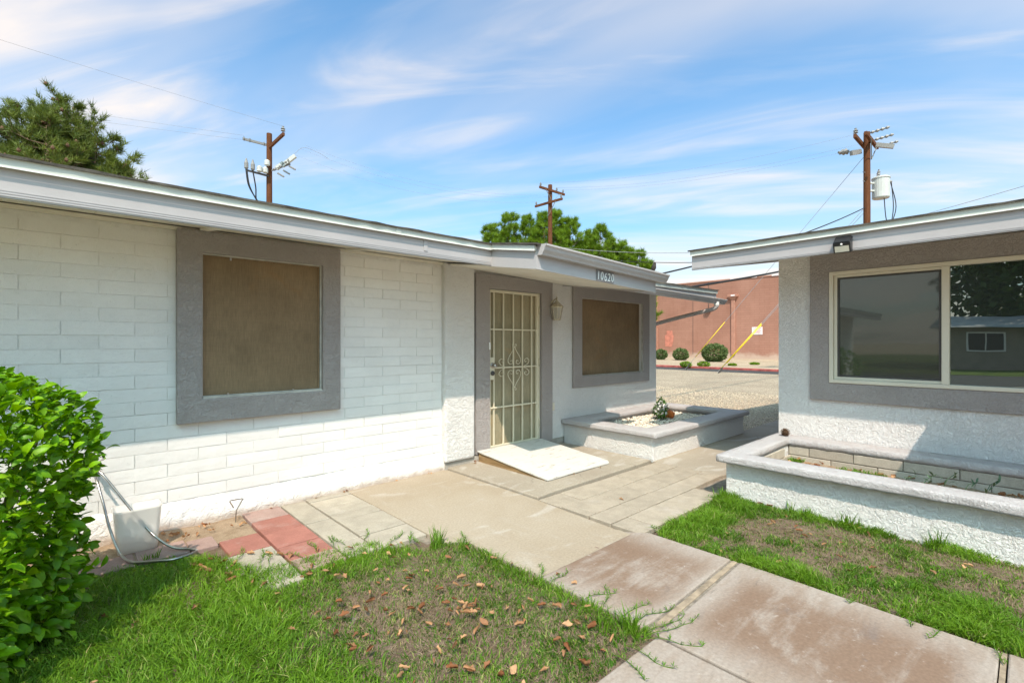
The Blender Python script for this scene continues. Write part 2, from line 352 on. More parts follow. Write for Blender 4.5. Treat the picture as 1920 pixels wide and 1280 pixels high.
# ------------------------------------------------------------------ mesh helpers
def finish(name, me, mat, parent=None, smooth=False, bevel=0, mpi=True):
    o = bpy.data.objects.new(name, me); COL.objects.link(o)
    if mat is not None and not me.materials: me.materials.append(M[mat] if isinstance(mat, str) else mat)
    if smooth: me.polygons.foreach_set('use_smooth', [True] * len(me.polygons))
    if bevel:
        b = o.modifiers.new('bevel', 'BEVEL'); b.width = bevel; b.segments = 2; b.limit_method = 'ANGLE'; b.angle_limit = R(40)
    if parent is not None:
        o.parent = parent
        if mpi: o.matrix_parent_inverse = Matrix.LocRotScale(parent.location, parent.rotation_euler, parent.scale).inverted() if parent.parent is None else Matrix.Identity(4)
    return o
class MB:
    def __init__(s): s.v = []; s.f = []
    def add(s, v, f):
        b = len(s.v); s.v += [tuple(q) for q in v]; s.f += [tuple(i + b for i in q) for q in f]; return s
    def box(s, x0, x1, y0, y1, z0, z1):
        return s.add([(x0, y0, z0), (x1, y0, z0), (x1, y1, z0), (x0, y1, z0), (x0, y0, z1), (x1, y0, z1), (x1, y1, z1), (x0, y1, z1)],
                     [(0, 3, 2, 1), (4, 5, 6, 7), (0, 1, 5, 4), (1, 2, 6, 5), (2, 3, 7, 6), (3, 0, 4, 7)])
    def hexa(s, p):  # 8 corners, bottom 4 ccw then top 4
        return s.add(p, [(0, 3, 2, 1), (4, 5, 6, 7), (0, 1, 5, 4), (1, 2, 6, 5), (2, 3, 7, 6), (3, 0, 4, 7)])
    def prism(s, poly, z0, z1):
        n = len(poly); v = [(x, y, z0) for x, y in poly] + [(x, y, z1) for x, y in poly]
        return s.add(v, [tuple(range(n - 1, -1, -1)), tuple(range(n, 2 * n))] + [(i, (i + 1) % n, n + (i + 1) % n, n + i) for i in range(n)])
    def extrude_x(s, prof, x0, x1, z_of=None):  # profile of (y,z) swept along x; z_of(x) adds height
        n = len(prof); d0, d1 = (z_of(x0), z_of(x1)) if z_of else (0, 0)
        v = [(x0, y, z + d0) for y, z in prof] + [(x1, y, z + d1) for y, z in prof]
        return s.add(v, [tuple(range(n)), tuple(range(2 * n - 1, n - 1, -1))] + [(i, n + i, n + (i + 1) % n, (i + 1) % n) for i in range(n)])
    def tube(s, pts, r, seg=8, caps=True):
        pts = [Vector(p) for p in pts]; n = len(pts); rs = r if isinstance(r, (list, tuple)) else [r] * n
        v = []; prev = None
        for i, p in enumerate(pts):
            d = (pts[min(i + 1, n - 1)] - pts[max(i - 1, 0)]).normalized()
            if prev is None: a = d.orthogonal().normalized()
            else: a = (prev - d * prev.dot(d)); a = a.normalized() if a.length > 1e-6 else d.orthogonal().normalized()
            prev = a; b = d.cross(a)
            for k in range(seg):
                t = 2 * math.pi * k / seg; v.append(p + (a * math.cos(t) + b * math.sin(t)) * rs[i])
        f = [(i * seg + k, i * seg + (k + 1) % seg, (i + 1) * seg + (k + 1) % seg, (i + 1) * seg + k) for i in range(n - 1) for k in range(seg)]
        if caps: f += [tuple(range(seg - 1, -1, -1)), tuple(range((n - 1) * seg, n * seg))]
        return s.add(v, f)
    def lathe(s, prof, c=(0, 0, 0), seg=16, axis=Vector((0, 0, 1))):
        q = Vector((0, 0, 1)).rotation_difference(Vector(axis)); c = Vector(c); v = []
        for r, z in prof:
            for k in range(seg):
                t = 2 * math.pi * k / seg; v.append(c + q @ Vector((r * math.cos(t), r * math.sin(t), z)))
        n = len(prof)
        f = [(i * seg + k, i * seg + (k + 1) % seg, (i + 1) * seg + (k + 1) % seg, (i + 1) * seg + k) for i in range(n - 1) for k in range(seg)]
        return s.add(v, f + [tuple(range(seg - 1, -1, -1)), tuple(range((n - 1) * seg, n * seg))])
    def bar(s, a, b, w, h, up=Vector((0, 0, 1))):
        a, b = Vector(a), Vector(b); d = (b - a).normalized(); r = d.cross(Vector(up))
        r = r.normalized() if r.length > 1e-5 else Vector((1, 0, 0)); u = r.cross(d)
        c = [(-1, -1), (1, -1), (1, 1), (-1, 1)]
        v = [p + r * (i * w / 2) + u * (j * h / 2) for p in (a, b) for i, j in c]
        return s.add(v, [(0, 1, 2, 3), (7, 6, 5, 4), (0, 4, 5, 1), (1, 5, 6, 2), (2, 6, 7, 3), (3, 7, 4, 0)])
    def mesh(s, name):
        me = bpy.data.meshes.new(name); me.from_pydata(s.v, [], s.f); me.update(); return me
    def build(s, name, mat, parent=None, smooth=False, bevel=0): return finish(name, s.mesh(name), mat, parent, smooth, bevel)
def thing(name, label, cat, loc, group=None):
    o = bpy.data.objects.new(name, None); o.empty_display_size = .2; COL.objects.link(o); o.location = loc
    return tag(o, label, cat, group)
def tag(o, label, cat, group=None):
    o['label'] = label; o['category'] = cat
    if group: o['group'] = group
    return o
def structure(o): o['kind'] = 'structure'; return o
def nz(p, s=1., o=0.): return mnoise.noise(Vector((p[0] * s + o, p[1] * s + o * 1.7, p[2] * s - o)))
def raw_mesh(name, V, F, mat, rnd=None, parent=None, kind=None):  # triangles/quads from numpy arrays
    me = bpy.data.meshes.new(name); V = np.asarray(V, np.float32); F = np.asarray(F, np.int32)
    me.vertices.add(len(V)); me.vertices.foreach_set('co', V.ravel())
    k = F.shape[1]; me.loops.add(F.size); me.loops.foreach_set('vertex_index', F.ravel())
    me.polygons.add(len(F)); me.polygons.foreach_set('loop_start', np.arange(0, F.size, k, dtype=np.int32))
    if rnd is not None:
        a = me.attributes.new('rnd', 'FLOAT', 'POINT'); a.data.foreach_set('value', np.asarray(rnd, np.float32))
    me.update(calc_edges=True); me.validate()
    o = finish(name, me, mat, parent)
    if kind: o['kind'] = kind
    return o
def curve(pts, n=24):  # Catmull-Rom through pts
    P = [Vector(p) for p in pts]; P = [P[0] * 2 - P[1]] + P + [P[-1] * 2 - P[-2]]; out = []
    m = len(P) - 3
    for i in range(m):
        a, b, c, d = P[i:i + 4]; k = max(2, n // m)
        for j in range(k):
            t = j / k; out.append(.5 * ((2 * b) + (c - a) * t + (2 * a - 5 * b + 4 * c - d) * t * t + (3 * b - a - 3 * c + d) * t ** 3))
    return out + [P[-2]]

# ------------------------------------------------------------------ ground
g = MB().add([(-500, -500, -.09), (700, -500, -.09), (700, 700, -.09), (-500, 700, -.09)], [(0, 1, 2, 3)]).build('ground', 'desert'); structure(g)
structure(MB().add([(5.9, 2.0, -.045), (24.6, -14, -.045), (24.6, 40, -.045), (5.9, 40, -.045)], [(0, 1, 2, 3)]).build('gravel_lot', 'gravel_lot'))
structure(MB().add([(24.6, -60, -.07), (27.2, -60, -.07), (27.2, 90, -.07), (24.6, 90, -.07)], [(0, 1, 2, 3)]).build('alley_road', 'asphalt'))
k = MB()
for y in range(-40, 80, 3): k.box(27.2, 27.45, y + .01, y + 2.99, -.08, .05)
structure(k.build('alley_kerb', 'red_kerb', bevel=.02))
structure(MB().add([(27.45, -60, 0.0), (60, -60, 0.0), (60, 90, 0.0), (27.45, 90, 0.0)], [(0, 1, 2, 3)]).build('far_verge', 'desert'))
structure(MB().add([(-9, -30, -.05), (2.18, -30, -.05), (2.18, 4.5, -.05), (-9, 4.5, -.05)], [(0, 1, 2, 3)]).build('front_ground', 'desert'))  # mostly unseen; pale tan chosen to bounce sunlight onto the shaded walls
structure(MB().add([(-18, -60, -.07), (-10.5, -60, -.07), (-10.5, 60, -.07), (-18, 60, -.07)], [(0, 1, 2, 3)]).build('street', 'asphalt'))
structure(MB().box(-10.5, -9.0, -60, 60, -.2, -.03).build('street_sidewalk', 'entry_slab'))
structure(MB().add([(-60, -60, -.06), (-18, -60, -.06), (-18, 60, -.06), (-60, 60, -.06)], [(0, 1, 2, 3)]).build('opposite_lawn', 'far_lawn'))

def soil_sheet(name, poly, z, mat='soil', res=.09, amp=.018):
    xs = [p[0] for p in poly]; ys = [p[1] for p in poly]
    def inside(x, y):
        c = False
        for i in range(len(poly)):
            (a, b), (d, e) = poly[i - 1], poly[i]
            if (b > y) != (e > y) and x < (d - a) * (y - b) / (e - b) + a: c = not c
        return c
    nx = int((max(xs) - min(xs)) / res) + 1; ny = int((max(ys) - min(ys)) / res) + 1
    ids = {}; V = []; F = []
    def vid(i, j):
        if (i, j) not in ids:
            x = min(xs) + i * res; y = min(ys) + j * res; ids[i, j] = len(V)
            V.append((x, y, z + amp * nz((x, y, 0), 2.2, 3) + amp * .5 * nz((x, y, 0), 9, 5)))
        return ids[i, j]
    for i in range(nx):
        for j in range(ny):
            if inside(min(xs) + (i + .5) * res, min(ys) + (j + .5) * res): F.append((vid(i, j), vid(i + 1, j), vid(i + 1, j + 1), vid(i, j + 1)))
    me = bpy.data.meshes.new(name); me.from_pydata(V, [], F); me.update()
    return structure(finish(name, me, mat, smooth=True)), inside
LAWN_L = [(-2.6, 4.3), (0.05, 4.12), (0.60, 4.05), (0.80, 3.72), (0.90, 3.45), (1.1, 3.36), (1.39, 3.40), (1.67, 3.30), (1.88, 2.98), (2.05, 3.02), (2.19, 2.9), (2.2, 1.31), (-2.6, 1.31)]
LAWN_R = [(3.35, 1.96), (3.6, 2.0), (4.72, 2.03), (4.72, -2.2), (3.34, -2.2)]
_, inL = soil_sheet('front_lawn_soil', [(-2.6, 4.66), (1.10, 4.66), (1.10, 3.4), (2.05, 3.1), (2.22, 3.0), (2.22, 1.28), (-2.6, 1.28)], -.028)
_, inR = soil_sheet('side_lawn_soil', [(3.3, 2.05), (4.8, 2.05), (4.8, -2.2), (3.3, -2.2)], -.028)

# concrete path: slabs as parts of one paved path
path = structure(MB().add([(-8, -9, -.085), (3.3, -9, -.085), (3.3, 2.1, -.085), (-8, 2.1, -.085)], [(0, 1, 2, 3)]).build('path', 'soil'))
def slab(name, poly, mat, parent, z0=-.08, z1=0., bev=.008): return MB().prism(poly, z0, z1).build(name, mat, parent, bevel=bev)
slab('path_slab', [(2.205, 1.37), (3.335, 1.40), (3.335, 2.02), (3.22, 2.16), (2.205, 2.165)], 'path', path)
slab('path_slab', [(2.205, .105), (3.30, .105), (3.335, 1.335), (2.205, 1.29)], 'path', path)
slab('path_slab', [(2.205, -1.5), (3.30, -1.5), (3.30, .075), (2.205, .075)], 'path', path)
slab('path_slab', [(1.0, .105), (2.185, .105), (2.185, 1.285), (1.0, 1.30)], 'path', path)
slab('path_slab', [(-.3, -1.5), (.98, -1.5), (.98, 1.30), (-.3, 1.30)], 'path', path)
slab('path_slab', [(1.0, -1.5), (2.185, -1.5), (2.185, .075), (1.0, .075)], 'path', path)
MB().prism([(2.206, 1.292), (3.334, 1.337), (3.334, 1.352), (2.206, 1.307)], -.08, -.008).build('joint_edge', 'joint_dark', path)
MB().prism([(2.206, 1.309), (3.334, 1.354), (3.334, 1.386), (2.206, 1.353)], -.08, -.003).build('expansion_joint', 'joint_tan', path, bevel=.005)
MB().prism([(2.206, 1.355), (3.334, 1.388), (3.334, 1.398), (2.206, 1.368)], -.08, -.009).build('joint_edge', 'joint_dark', path)
MB().box(2.206, 3.298, .08, .10, -.08, -.006).build('expansion_joint', 'joint_tan', path)

# patio: bedding, cast slabs, pavers
patio = structure(MB().add([(1.11, 2.05, -.035), (6.2, 2.05, -.035), (6.2, 4.7, -.035), (1.11, 4.7, -.035)], [(0, 1, 2, 3)]).build('patio', 'joint_dark'))
slab('patio_slab', [(2.065, 2.98), (2.2, 2.85), (2.2, 2.175), (3.20, 2.175), (3.262, 3.16), (3.262, 4.66), (2.065, 4.66)], 'patio', patio)
def rough_strip():  # crumbling edge between patio slab and path
    m = MB(); n = 60; V = []; F = []
    for i in range(n + 1):
        x = 2.21 + (3.2 - 2.21) * i / n
        for j in range(5):
            y = 2.10 + .12 * j / 4; V.append((x, y, .002 + .006 * nz((x, y, 0), 30) * (1 if 0 < j < 4 else 0)))
    for i in range(n):
        for j in range(4): a = i * 5 + j; F.append((a, a + 5, a + 6, a + 1))
    m.add(V, F).build('mortar_strip', 'patio', patio, smooth=True)
rough_strip()
slab('entry_slab', [(3.27, 3.165), (3.5, 3.19), (5.335, 3.21), (5.335, 4.7), (3.27, 4.7)], 'entry_slab', patio, z1=.022, bev=.012)
def paver_mesh(w, d):
    m = MB().box(-w / 2, w / 2, -d / 2, d / 2, -.05, 0).mesh('paver'); return m
_pav = {}
def paver(x0, x1, y0, y1, mat, parent, gap=.008, name='paver'):
    w, d = round(x1 - x0 - gap, 3), round(y1 - y0 - gap, 3)
    if (w, d, mat) not in _pav:
        me = paver_mesh(w, d); me.materials.append(M[mat]); _pav[w, d, mat] = me
    o = bpy.data.objects.new(name, _pav[w, d, mat]); COL.objects.link(o); o.parent = parent
    o.location = ((x0 + x1) / 2, (y0 + y1) / 2, random.uniform(-.003, .002)); o.rotation_euler = (random.uniform(-.006, .006), random.uniform(-.006, .006), random.uniform(-.008, .008))
    b = o.modifiers.new('bevel', 'BEVEL'); b.width = .004; b.segments = 1
    return o
for y0, y1, mt in ((4.36, 4.66, 'paver_pink'), (4.02, 4.36, 'paver_red'), (3.69, 4.02, 'paver_red'), (3.42, 3.69, 'paver_red'), (3.2, 3.42, 'paver_pink')): paver(1.12, 1.43, y0, y1, mt, patio, .012)
for y0, y1 in ((4.02, 4.66), (3.84, 4.02), (3.48, 3.84), (3.2, 3.48)): paver(1.435, 1.65, y0, y1, 'paver_grey', patio, .011)
for y0, y1 in ((4.53, 4.66), (4.30, 4.53), (4.08, 4.30), (3.905, 4.08), (3.49, 3.905), (3.18, 3.49)): paver(1.655, 2.06, y0, y1, 'paver_grey', patio, .011)
paver(.84, 1.112, 3.78, 4.11, 'paver_red', patio); paver(.78, 1.112, 3.42, 3.775, 'paver_grey', patio); paver(.86, 1.112, 3.1, 3.415, 'paver_grey', patio)
paver(.36, .66, 4.06, 4.33, 'paver_pink', patio); paver(.05, .355, 4.05, 4.30, 'paver_pink', patio); paver(-.26, .045, 4.04, 4.29, 'paver_pink', patio); paver(.66, .835, 4.05, 4.28, 'paver_pink', patio)
# grey pavers between the patio slab and the planters
rows = [(2.88, 3.16), (2.57, 2.875), (2.34, 2.565), (2.05, 2.335)]
for i, (y0, y1) in enumerate(rows):
    x = 3.27 + (0, .31, .08, .4)[i] - .62
    wd = (.46, .42, .50, .45)[i]
    while x < 5.35:
        x1 = min(x + wd, 5.36); a = max(x, 3.27)
        b_ = min(x1, 4.70) if i == 3 else x1
        if b_ - a > .03: paver(a, b_, y0, y1, 'paver_patio', patio)
        x = x1
walk = structure(MB().add([(5.36, 2.04, -.04), (24, 2.04, -.04), (24, 3.3, -.04), (5.36, 3.3, -.04)], [(0, 1, 2, 3)]).build('side_walkway', 'joint_dark'))
for i in range(9):
    x0 = 5.365 + i * 1.22
    slab('walkway_slab', [(x0, 2.05 if x0 > 6 else 2.34), (x0 + 1.212, 2.05), (x0 + 1.212, 3.29), (x0, 3.29)], 'entry_slab', walk)

# ------------------------------------------------------------------ left house
YW = 4.665
house = thing('white_brick_house', 'long white painted brick house with grey stucco window surrounds and barred door', 'house', (3.5, 6.5, 0))
# wall bodies
brick_wall = MB().box(-9.5, 3.225, YW + .006, 9.0, .05, 2.41).build('brick_wall', 'mortar', house)
# bricks as single pieces (painted slump block)
def brick_variant(w, h, seed):
    m = MB(); nx, nz_ = 5, 3; V = []; F = []; d = .03
    for i in range(nx):
        for j in range(nz_):
            u = -w / 2 + w * i / (nx - 1); v = -h / 2 + h * j / (nz_ - 1)
            ed = (i in (0, nx - 1)) or (j in (0, nz_ - 1))
            y = -(.0 if ed else .0012) + .0015 * nz((u, v, seed * 3.1), 14, seed)
            V.append((u + (.003 * nz((u, v, seed), 9, 2) if ed else 0), y, v + (.0025 * nz((u, v, seed), 11, 7) if ed else 0)))
    for i in range(nx - 1):
        for j in range(nz_ - 1): a = i * nz_ + j; F.append((a, a + nz_, a + nz_ + 1, a + 1))
    base = len(V); per = [i * nz_ for i in range(nx)] + [(nx - 1) * nz_ + j for j in range(1, nz_)] + [i * nz_ + nz_ - 1 for i in range(nx - 2, -1, -1)] + [j for j in range(nz_ - 2, 0, -1)]
    for q in per: V.append((V[q][0], d, V[q][2]))
    n = len(per)
    for i in range(n): F.append((per[i], base + i, base + (i + 1) % n, per[(i + 1) % n]))
    me = m.add(V, F).mesh('brick'); me.materials.append(M['brick']); return me
CH, BL = .1016, .414
Z0 = .208
_bv = {}
def put_brick(x0, x1, z, parent=brick_wall):
    w = round(x1 - x0, 3); s = random.randint(0, 2); kk = (w, s)
    if kk not in _bv: _bv[kk] = brick_variant(w, CH - .0042, s + 1)
    o = bpy.data.objects.new('brick', _bv[kk]); COL.objects.link(o); o.parent = parent
    o.location = ((x0 + x1) / 2, YW + random.uniform(-.0025, .0025), z + CH / 2); o.rotation_euler = (random.uniform(-.008, .008), 0, random.uniform(-.003, .003))
    return o
CAS1 = (.656, 1.988, .822, 2.388)
ncourse = int((2.405 - Z0) / CH)
XEND = 3.225
for c in range(ncourse):
    z = Z0 + c * CH; off = (.396 if c % 2 else .601) - 5 * BL
    x = off
    while x < XEND - .01:
        a, b = x + .003, min(x + BL, XEND) - .003
        zc = z + CH / 2; x += BL
        if CAS1[2] + .01 < z and z + CH < CAS1[3] + .05:   # window opening
            segs = []
            if a < CAS1[0]: segs.append((a, min(b, CAS1[0] + .02)))
            if b > CAS1[1]: segs.append((max(a, CAS1[1] - .02), b))
        else: segs = [(a, b)]
        for p, q in segs:
            if q - p > .03 and q > -1.3: put_brick(round(p, 3), round(q, 3), z)
# courses beyond the frame keep going as one piece
m = MB()
for c in range(ncourse):
    x = -1.35 - (BL / 2 if c % 2 else 0)
    while x > -9.3:
        m.box(x - BL + .006, x - .002, YW - .002, YW + .02, Z0 + c * CH + .003, Z0 + (c + 1) * CH - .003); x -= BL
o = m.build('brick_courses', 'brick', brick_wall); o['kind'] = 'stuff'
# rough plinth at the foot of the wall
V = []; F = []; n = 330
for i in range(n + 1):
    x = -3.5 + (3.24 + 3.5) * i / n
    for j, (y, z) in enumerate(((YW - .034, -.07), (YW - .034, .02), (YW - .030, .08), (YW - .024, .13), (YW - .014, .17), (YW + .006, .20), (YW + .02, .205))):
        w = nz((x, z, 0), 3.0, 4); w2 = nz((x, z, 1), 14, 9)
        V.append((x, y - .010 * w - .006 * w2, z + (.03 * w + .012 * w2 if j > 2 else 0)))
for i in range(n):
    for j in range(6): a = i * 7 + j; F.append((a, a + 7, a + 8, a + 1))
MB().add(V, F).build('plinth', 'plinth', house, smooth=True)
# rendered wall, pilaster, footing
wall_r = MB()
wall_r.box(3.64, 3.925, YW, YW + .25, .10, 2.40); wall_r.box(4.85, 5.757, YW, YW + .25, .10, 2.40)
wall_r.box(3.925, 4.85, YW, YW + .25, 2.165, 2.40)
wall_r.box(5.757, 7.43, YW, YW + .25, .10, .966); wall_r.box(5.757, 7.43, YW, YW + .25, 2.15, 2.40)
wall_r.box(7.43, 7.915, YW, YW + .25, .10, 2.40); wall_r.box(7.68, 7.915, YW + .25, 9.0, .10, 2.40)
wall_r.build('stucco_wall', 'stucco_white', house)
MB().box(3.214, 3.648, YW - .075, YW + .2, .085, 2.40).build('pilaster', 'stucco_white', house, bevel=.022)
MB().box(3.23, 3.925, YW - .045, YW + .24, -.05, .083).box(4.85, 7.90, YW + .012, YW + .24, -.05, .098).build('footing', 'concrete_footing', house)
MB().box(-9.4, 7.6, YW + .55, 8.9, -.05, .04).build('floor_slab', 'concrete_footing', house)
def surround(name, x0, x1, z0, z1, ix0, ix1, iz0, iz1, y0, y1, parent, mat='stucco_trim'):
    m = MB(); m.box(x0, ix0, y0, y1, z0, z1); m.box(ix1, x1, y0, y1, z0, z1); m.box(ix0, ix1, y0, y1, z0, iz0); m.box(ix0, ix1, y0, y1, iz1, z1)
    # weld into one frame (front faces share edges without overlapping)
    return m.build(name, mat, parent)
def frame4(name, x0, x1, z0, z1, t, y0, y1, parent, mat, bevel=.004):
    m = MB(); m.box(x0, x0 + t, y0, y1, z0, z1); m.box(x1 - t, x1, y0, y1, z0, z1); m.box(x0 + t, x1 - t, y0, y1, z0, z0 + t); m.box(x0 + t, x1 - t, y0, y1, z1 - t, z1)
    return m.build(name, mat, parent, bevel=bevel)
def ring_frame(name, o, i, y0, y1, parent, mat, bevel):   # one welded ring in the xz plane
    X = [(o[0], o[2]), (o[1], o[2]), (o[1], o[3]), (o[0], o[3])]; I = [(i[0], i[2]), (i[1], i[2]), (i[1], i[3]), (i[0], i[3])]
    V = [(x, y0, z) for x, z in X] + [(x, y0, z) for x, z in I] + [(x, y1, z) for x, z in X] + [(x, y1, z) for x, z in I]
    F = []
    for a in range(4):
        b = (a + 1) % 4
        F += [(a, b, 4 + b, 4 + a), (8 + b, 8 + a, 12 + a, 12 + b), (a, 8 + a, 8 + b, b), (4 + b, 12 + b, 12 + a, 4 + a)]
    return MB().add(V, F).build(name, mat, parent, bevel=bevel)
# window 1
w1 = ring_frame('window', CAS1, (.830, 1.812, 1.018, 2.212), YW - .060, YW + .012, house, 'stucco_trim', .010); w1['label'] = 'square window with brown sunscreen in grey stucco surround'
ring_frame('reveal', (.830, 1.812, 1.018, 2.212), (.837, 1.797, 1.036, 2.200), YW - .030, YW + .004, w1, 'reveal', .003)
MB().box(.834, 1.800, YW - .006, YW - .001, 1.035, 2.195).build('sunscreen', 'sunscreen', w1)
ring_frame('screen_frame', (.838, 1.796, 1.037, 2.199), (.853, 1.780, 1.052, 2.184), YW - .017, YW - .0065, w1, 'sunscreen', .003)
for cx, cz in ((1.02, 1.037), (1.55, 1.037), (1.04, 2.185)):
    MB().box(cx - .006, cx + .006, YW - .036, YW - .018, cz - .012, cz + .010).build('screen_clip', 'steel', w1)
MB().box(.834, 1.808, YW - .058, YW - .031, 1.016, 1.030).build('sill', 'reveal', w1)
# window 2
CAS2 = (5.546, 7.635, .797, 2.338)
w2 = ring_frame('window', CAS2, (5.750, 7.436, .960, 2.156), YW - .040, YW - .002, house, 'stucco_trim', .010); w2['label'] = 'wide window with brown sunscreen between the lantern and the house corner'
ring_frame('reveal', (5.7505, 7.4355, .9605, 2.1555), (5.760, 7.425, .970, 2.146), YW - .022, YW - .001, w2, 'reveal', .003)
MB().box(5.758, 7.429, YW + .06, YW + .068, .967, 2.149).build('sunscreen', 'sunscreen', w2)
ring_frame('screen_frame', (5.759, 7.428, .968, 2.148), (5.777, 7.410, .986, 2.130), YW + .046, YW + .059, w2, 'sunscreen', .003)
# door surround and barred security door
ds = MB(); ds.box(3.693, 3.914, YW - .045, YW - .002, .10, 2.325); ds.box(4.852, 5.072, YW - .045, YW - .002, .10, 2.325); ds.box(3.914, 4.852, YW - .045, YW - .002, 2.152, 2.325)
ds.build('door_surround', 'stucco_trim', house)
door = MB().box(3.926, 4.849, YW + .028, YW + .04, .125, 2.145).build('security_door', 'doormesh', house); door['label'] = 'cream barred security door with scrollwork'
DX0, DX1, DZ0, DZ1 = 3.917, 4.818, .128, 2.146
m = MB(); yb0, yb1 = YW - .012, YW + .022
m.box(DX0, DX0 + .034, yb0, yb1, DZ0, DZ1); m.box(DX1 - .034, DX1, yb0, yb1, DZ0, DZ1); m.box(DX0 + .034, DX1 - .034, yb0, yb1, DZ0, DZ0 + .034); m.box(DX0 + .034, DX1 - .034, yb0, yb1, DZ1 - .034, DZ1)
m.build('door_frame', 'cream', door, bevel=.003)
MB().box(4.820, 4.838, YW - .016, YW + .026, .128, 2.15).build('hinge_jamb', 'cream', door)
for x in (4.012, 4.177, 4.353, 4.519, 4.694):
    MB().box(x - .0085, x + .0085, yb0 + .004, yb0 + .021, DZ0 + .034, DZ1 - .034).build('bar', 'cream', door)
for z in (1.640, 1.150, .645):
    MB().box(DX0 + .034, DX1 - .034, yb0 - .0045, yb0 + .012, z - .0085, z + .0085).build('crossbar', 'cream', door)
def scroll(cx, cz, r0, turns, a0, sgn, tail=None, y=YW - .016):
    P = [];  n = int(22 * turns)
    for i in range(n + 1):
        t = i / n; a = a0 + sgn * turns * 2 * math.pi * t; r = r0 * (1 - .82 * t); P.append((cx + r * math.cos(a), y, cz + r * math.sin(a)))
    if tail: P = [(*tail[0:1], y, tail[1])] + P
    return P
cz, cx = 1.150, 4.353
m = MB()
for sx in (-1, 1):
    for sz in (-1, 1):
        b = [(cx, cz + sz * 0.275), (cx + sx * .035, cz + sz * 0.214), (cx + sx * .105, cz + sz * 0.122), (cx + sx * .112, cz + sz * 0.071), (cx + sx * .07, cz + sz * 0.039), (cx + sx * .03, cz + sz * 0.061), (cx + sx * .045, cz + sz * 0.089), (cx + sx * .07, cz + sz * 0.079)]
        MB().tube(curve([(x, YW - .022, z) for x, z in b], 42), .0042, 6).build('diamond_scroll', 'cream', door, smooth=True)
        b = [(cx + sx * .17, cz + sz * 0.009), (cx + sx * .24, cz + sz * 0.036), (cx + sx * .272, cz + sz * 0.079), (cx + sx * .235, cz + sz * 0.111), (cx + sx * .19, cz + sz * 0.097), (cx + sx * .195, cz + sz * 0.068), (cx + sx * .222, cz + sz * 0.071)]
        MB().tube(curve([(x, YW - .022, z) for x, z in b], 36), .0042, 6).build('side_scroll', 'cream', door, smooth=True)
        b = [(cx, cz + sz * 0.257), (cx + sx * .025, cz + sz * 0.275), (cx + sx * .035, cz + sz * 0.297), (cx + sx * .015, cz + sz * 0.300), (cx + sx * .012, cz + sz * 0.286)]
        MB().tube(curve([(x, YW - .022, z) for x, z in b], 20), .0038, 6).build('tip_scroll', 'cream', door, smooth=True)
lp = MB().box(3.936, 4.012, yb0 - .006, yb0 + .024, 1.0, 1.285).build('lock_plate', 'cream', door, bevel=.003)
MB().lathe([(.012, 0), (.012, .03), (.027, .04), (.032, .055), (.026, .07), (.0, .075)], (3.976, yb0 - .006, 1.185), 16, (0, -1, 0)).build('knob', 'steel', lp, smooth=True)
MB().lathe([(.034, 0), (.034, .004), (.030, .008), (.0, .009)], (3.976, yb0 - .006, 1.185), 16, (0, -1, 0)).build('rose', 'steel', lp, smooth=True)
MB().lathe([(.030, 0), (.030, .012), (.022, .018), (.0, .019)], (3.974, yb0 - .006, 1.085), 16, (0, -1, 0)).build('deadbolt', 'darkmetal', lp, smooth=True)
for z in (.36, 1.20, 1.92): MB().tube([(4.829, YW - .022, z - .055), (4.829, YW - .022, z + .055)], .009, 8).build('hinge', 'brass', door)
MB().box(3.890, 3.912, YW - .062, YW - .046, 1.385, 1.475).build('doorbell', 'white_paint', house, bevel=.005)
ob = MB().box(5.085, 5.14, YW - .026, YW - .001, .505, .62).build('outlet_cover', 'cream_vinyl', house, bevel=.005)
# soffit and roof.  main eave
ZF = 2.268; YF = 3.815; SL = .147
def board(m, x0, x1, y0, y1, zf, d): m.hexa([(x0, y0, zf(x0, y0)), (x1, y0, zf(x1, y0)), (x1, y1, zf(x1, y1)), (x0, y1, zf(x0, y1)), (x0, y0, zf(x0, y0) + d), (x1, y0, zf(x1, y0) + d), (x1, y1, zf(x1, y1) + d), (x0, y1, zf(x0, y1) + d)])
zs = lambda x, y: ZF + .022 + (y - YF) * SL
x = -9.6
while x < 3.24:
    x1 = min(x + 1.22, 3.24); m = MB(); board(m, x + .002, x1 - .002, YF + .02, YW + .16, zs, .012); m.build('soffit_panel', 'soffit', house); x = x1
m = MB()
for xx in np.arange(-9.4, 3.2, .61): m.box(xx, xx + .04, YF + .022, YF + .075, ZF + .004, ZF + .05)
for i, xx in enumerate(np.arange(-1.6, 3.2, 1.22)):
    MB().hexa([(xx - .03, YF + .03, ZF + .012), (xx + .03, YF + .03, ZF + .012), (xx + .03, YW - .05, zs(0, YW - .05) - .02), (xx - .03, YW - .05, zs(0, YW - .05) - .02), (xx - .03, YF + .03, ZF + .0255), (xx + .03, YF + .03, ZF + .0255), (xx + .03, YW - .05, zs(0, YW - .05) - .001), (xx - .03, YW - .05, zs(0, YW - .05) - .001)]).build('soffit_batten', 'soffit', house)
MB().box(-9.6, 3.24, YW - .028, YW - .008, 2.372, 2.402).build('frieze_board', 'soffit', house)
fas = MB().box(-9.6, 3.25, YF, YF + .022, ZF, 2.47).build('fascia', 'fascia', house)
for i, dz in enumerate((.012, .026, .040)): MB().box(-9.6, 3.25, YF - .0045 + i * .001, YF - .0005, ZF + dz - .004, ZF + dz + .004).build('fascia_rib', 'fascia', fas)
MB().hexa([(-9.6, YF - .026, 2.428), (3.238, YF - .026, 2.428), (3.238, YF - .001, 2.428), (-9.6, YF - .001, 2.428), (-9.6, YF - .030, 2.482), (3.238, YF - .030, 2.482), (3.238, YF - .001, 2.482), (-9.6, YF - .001, 2.482)]).build('drip_edge', 'drip', house, bevel=.004)
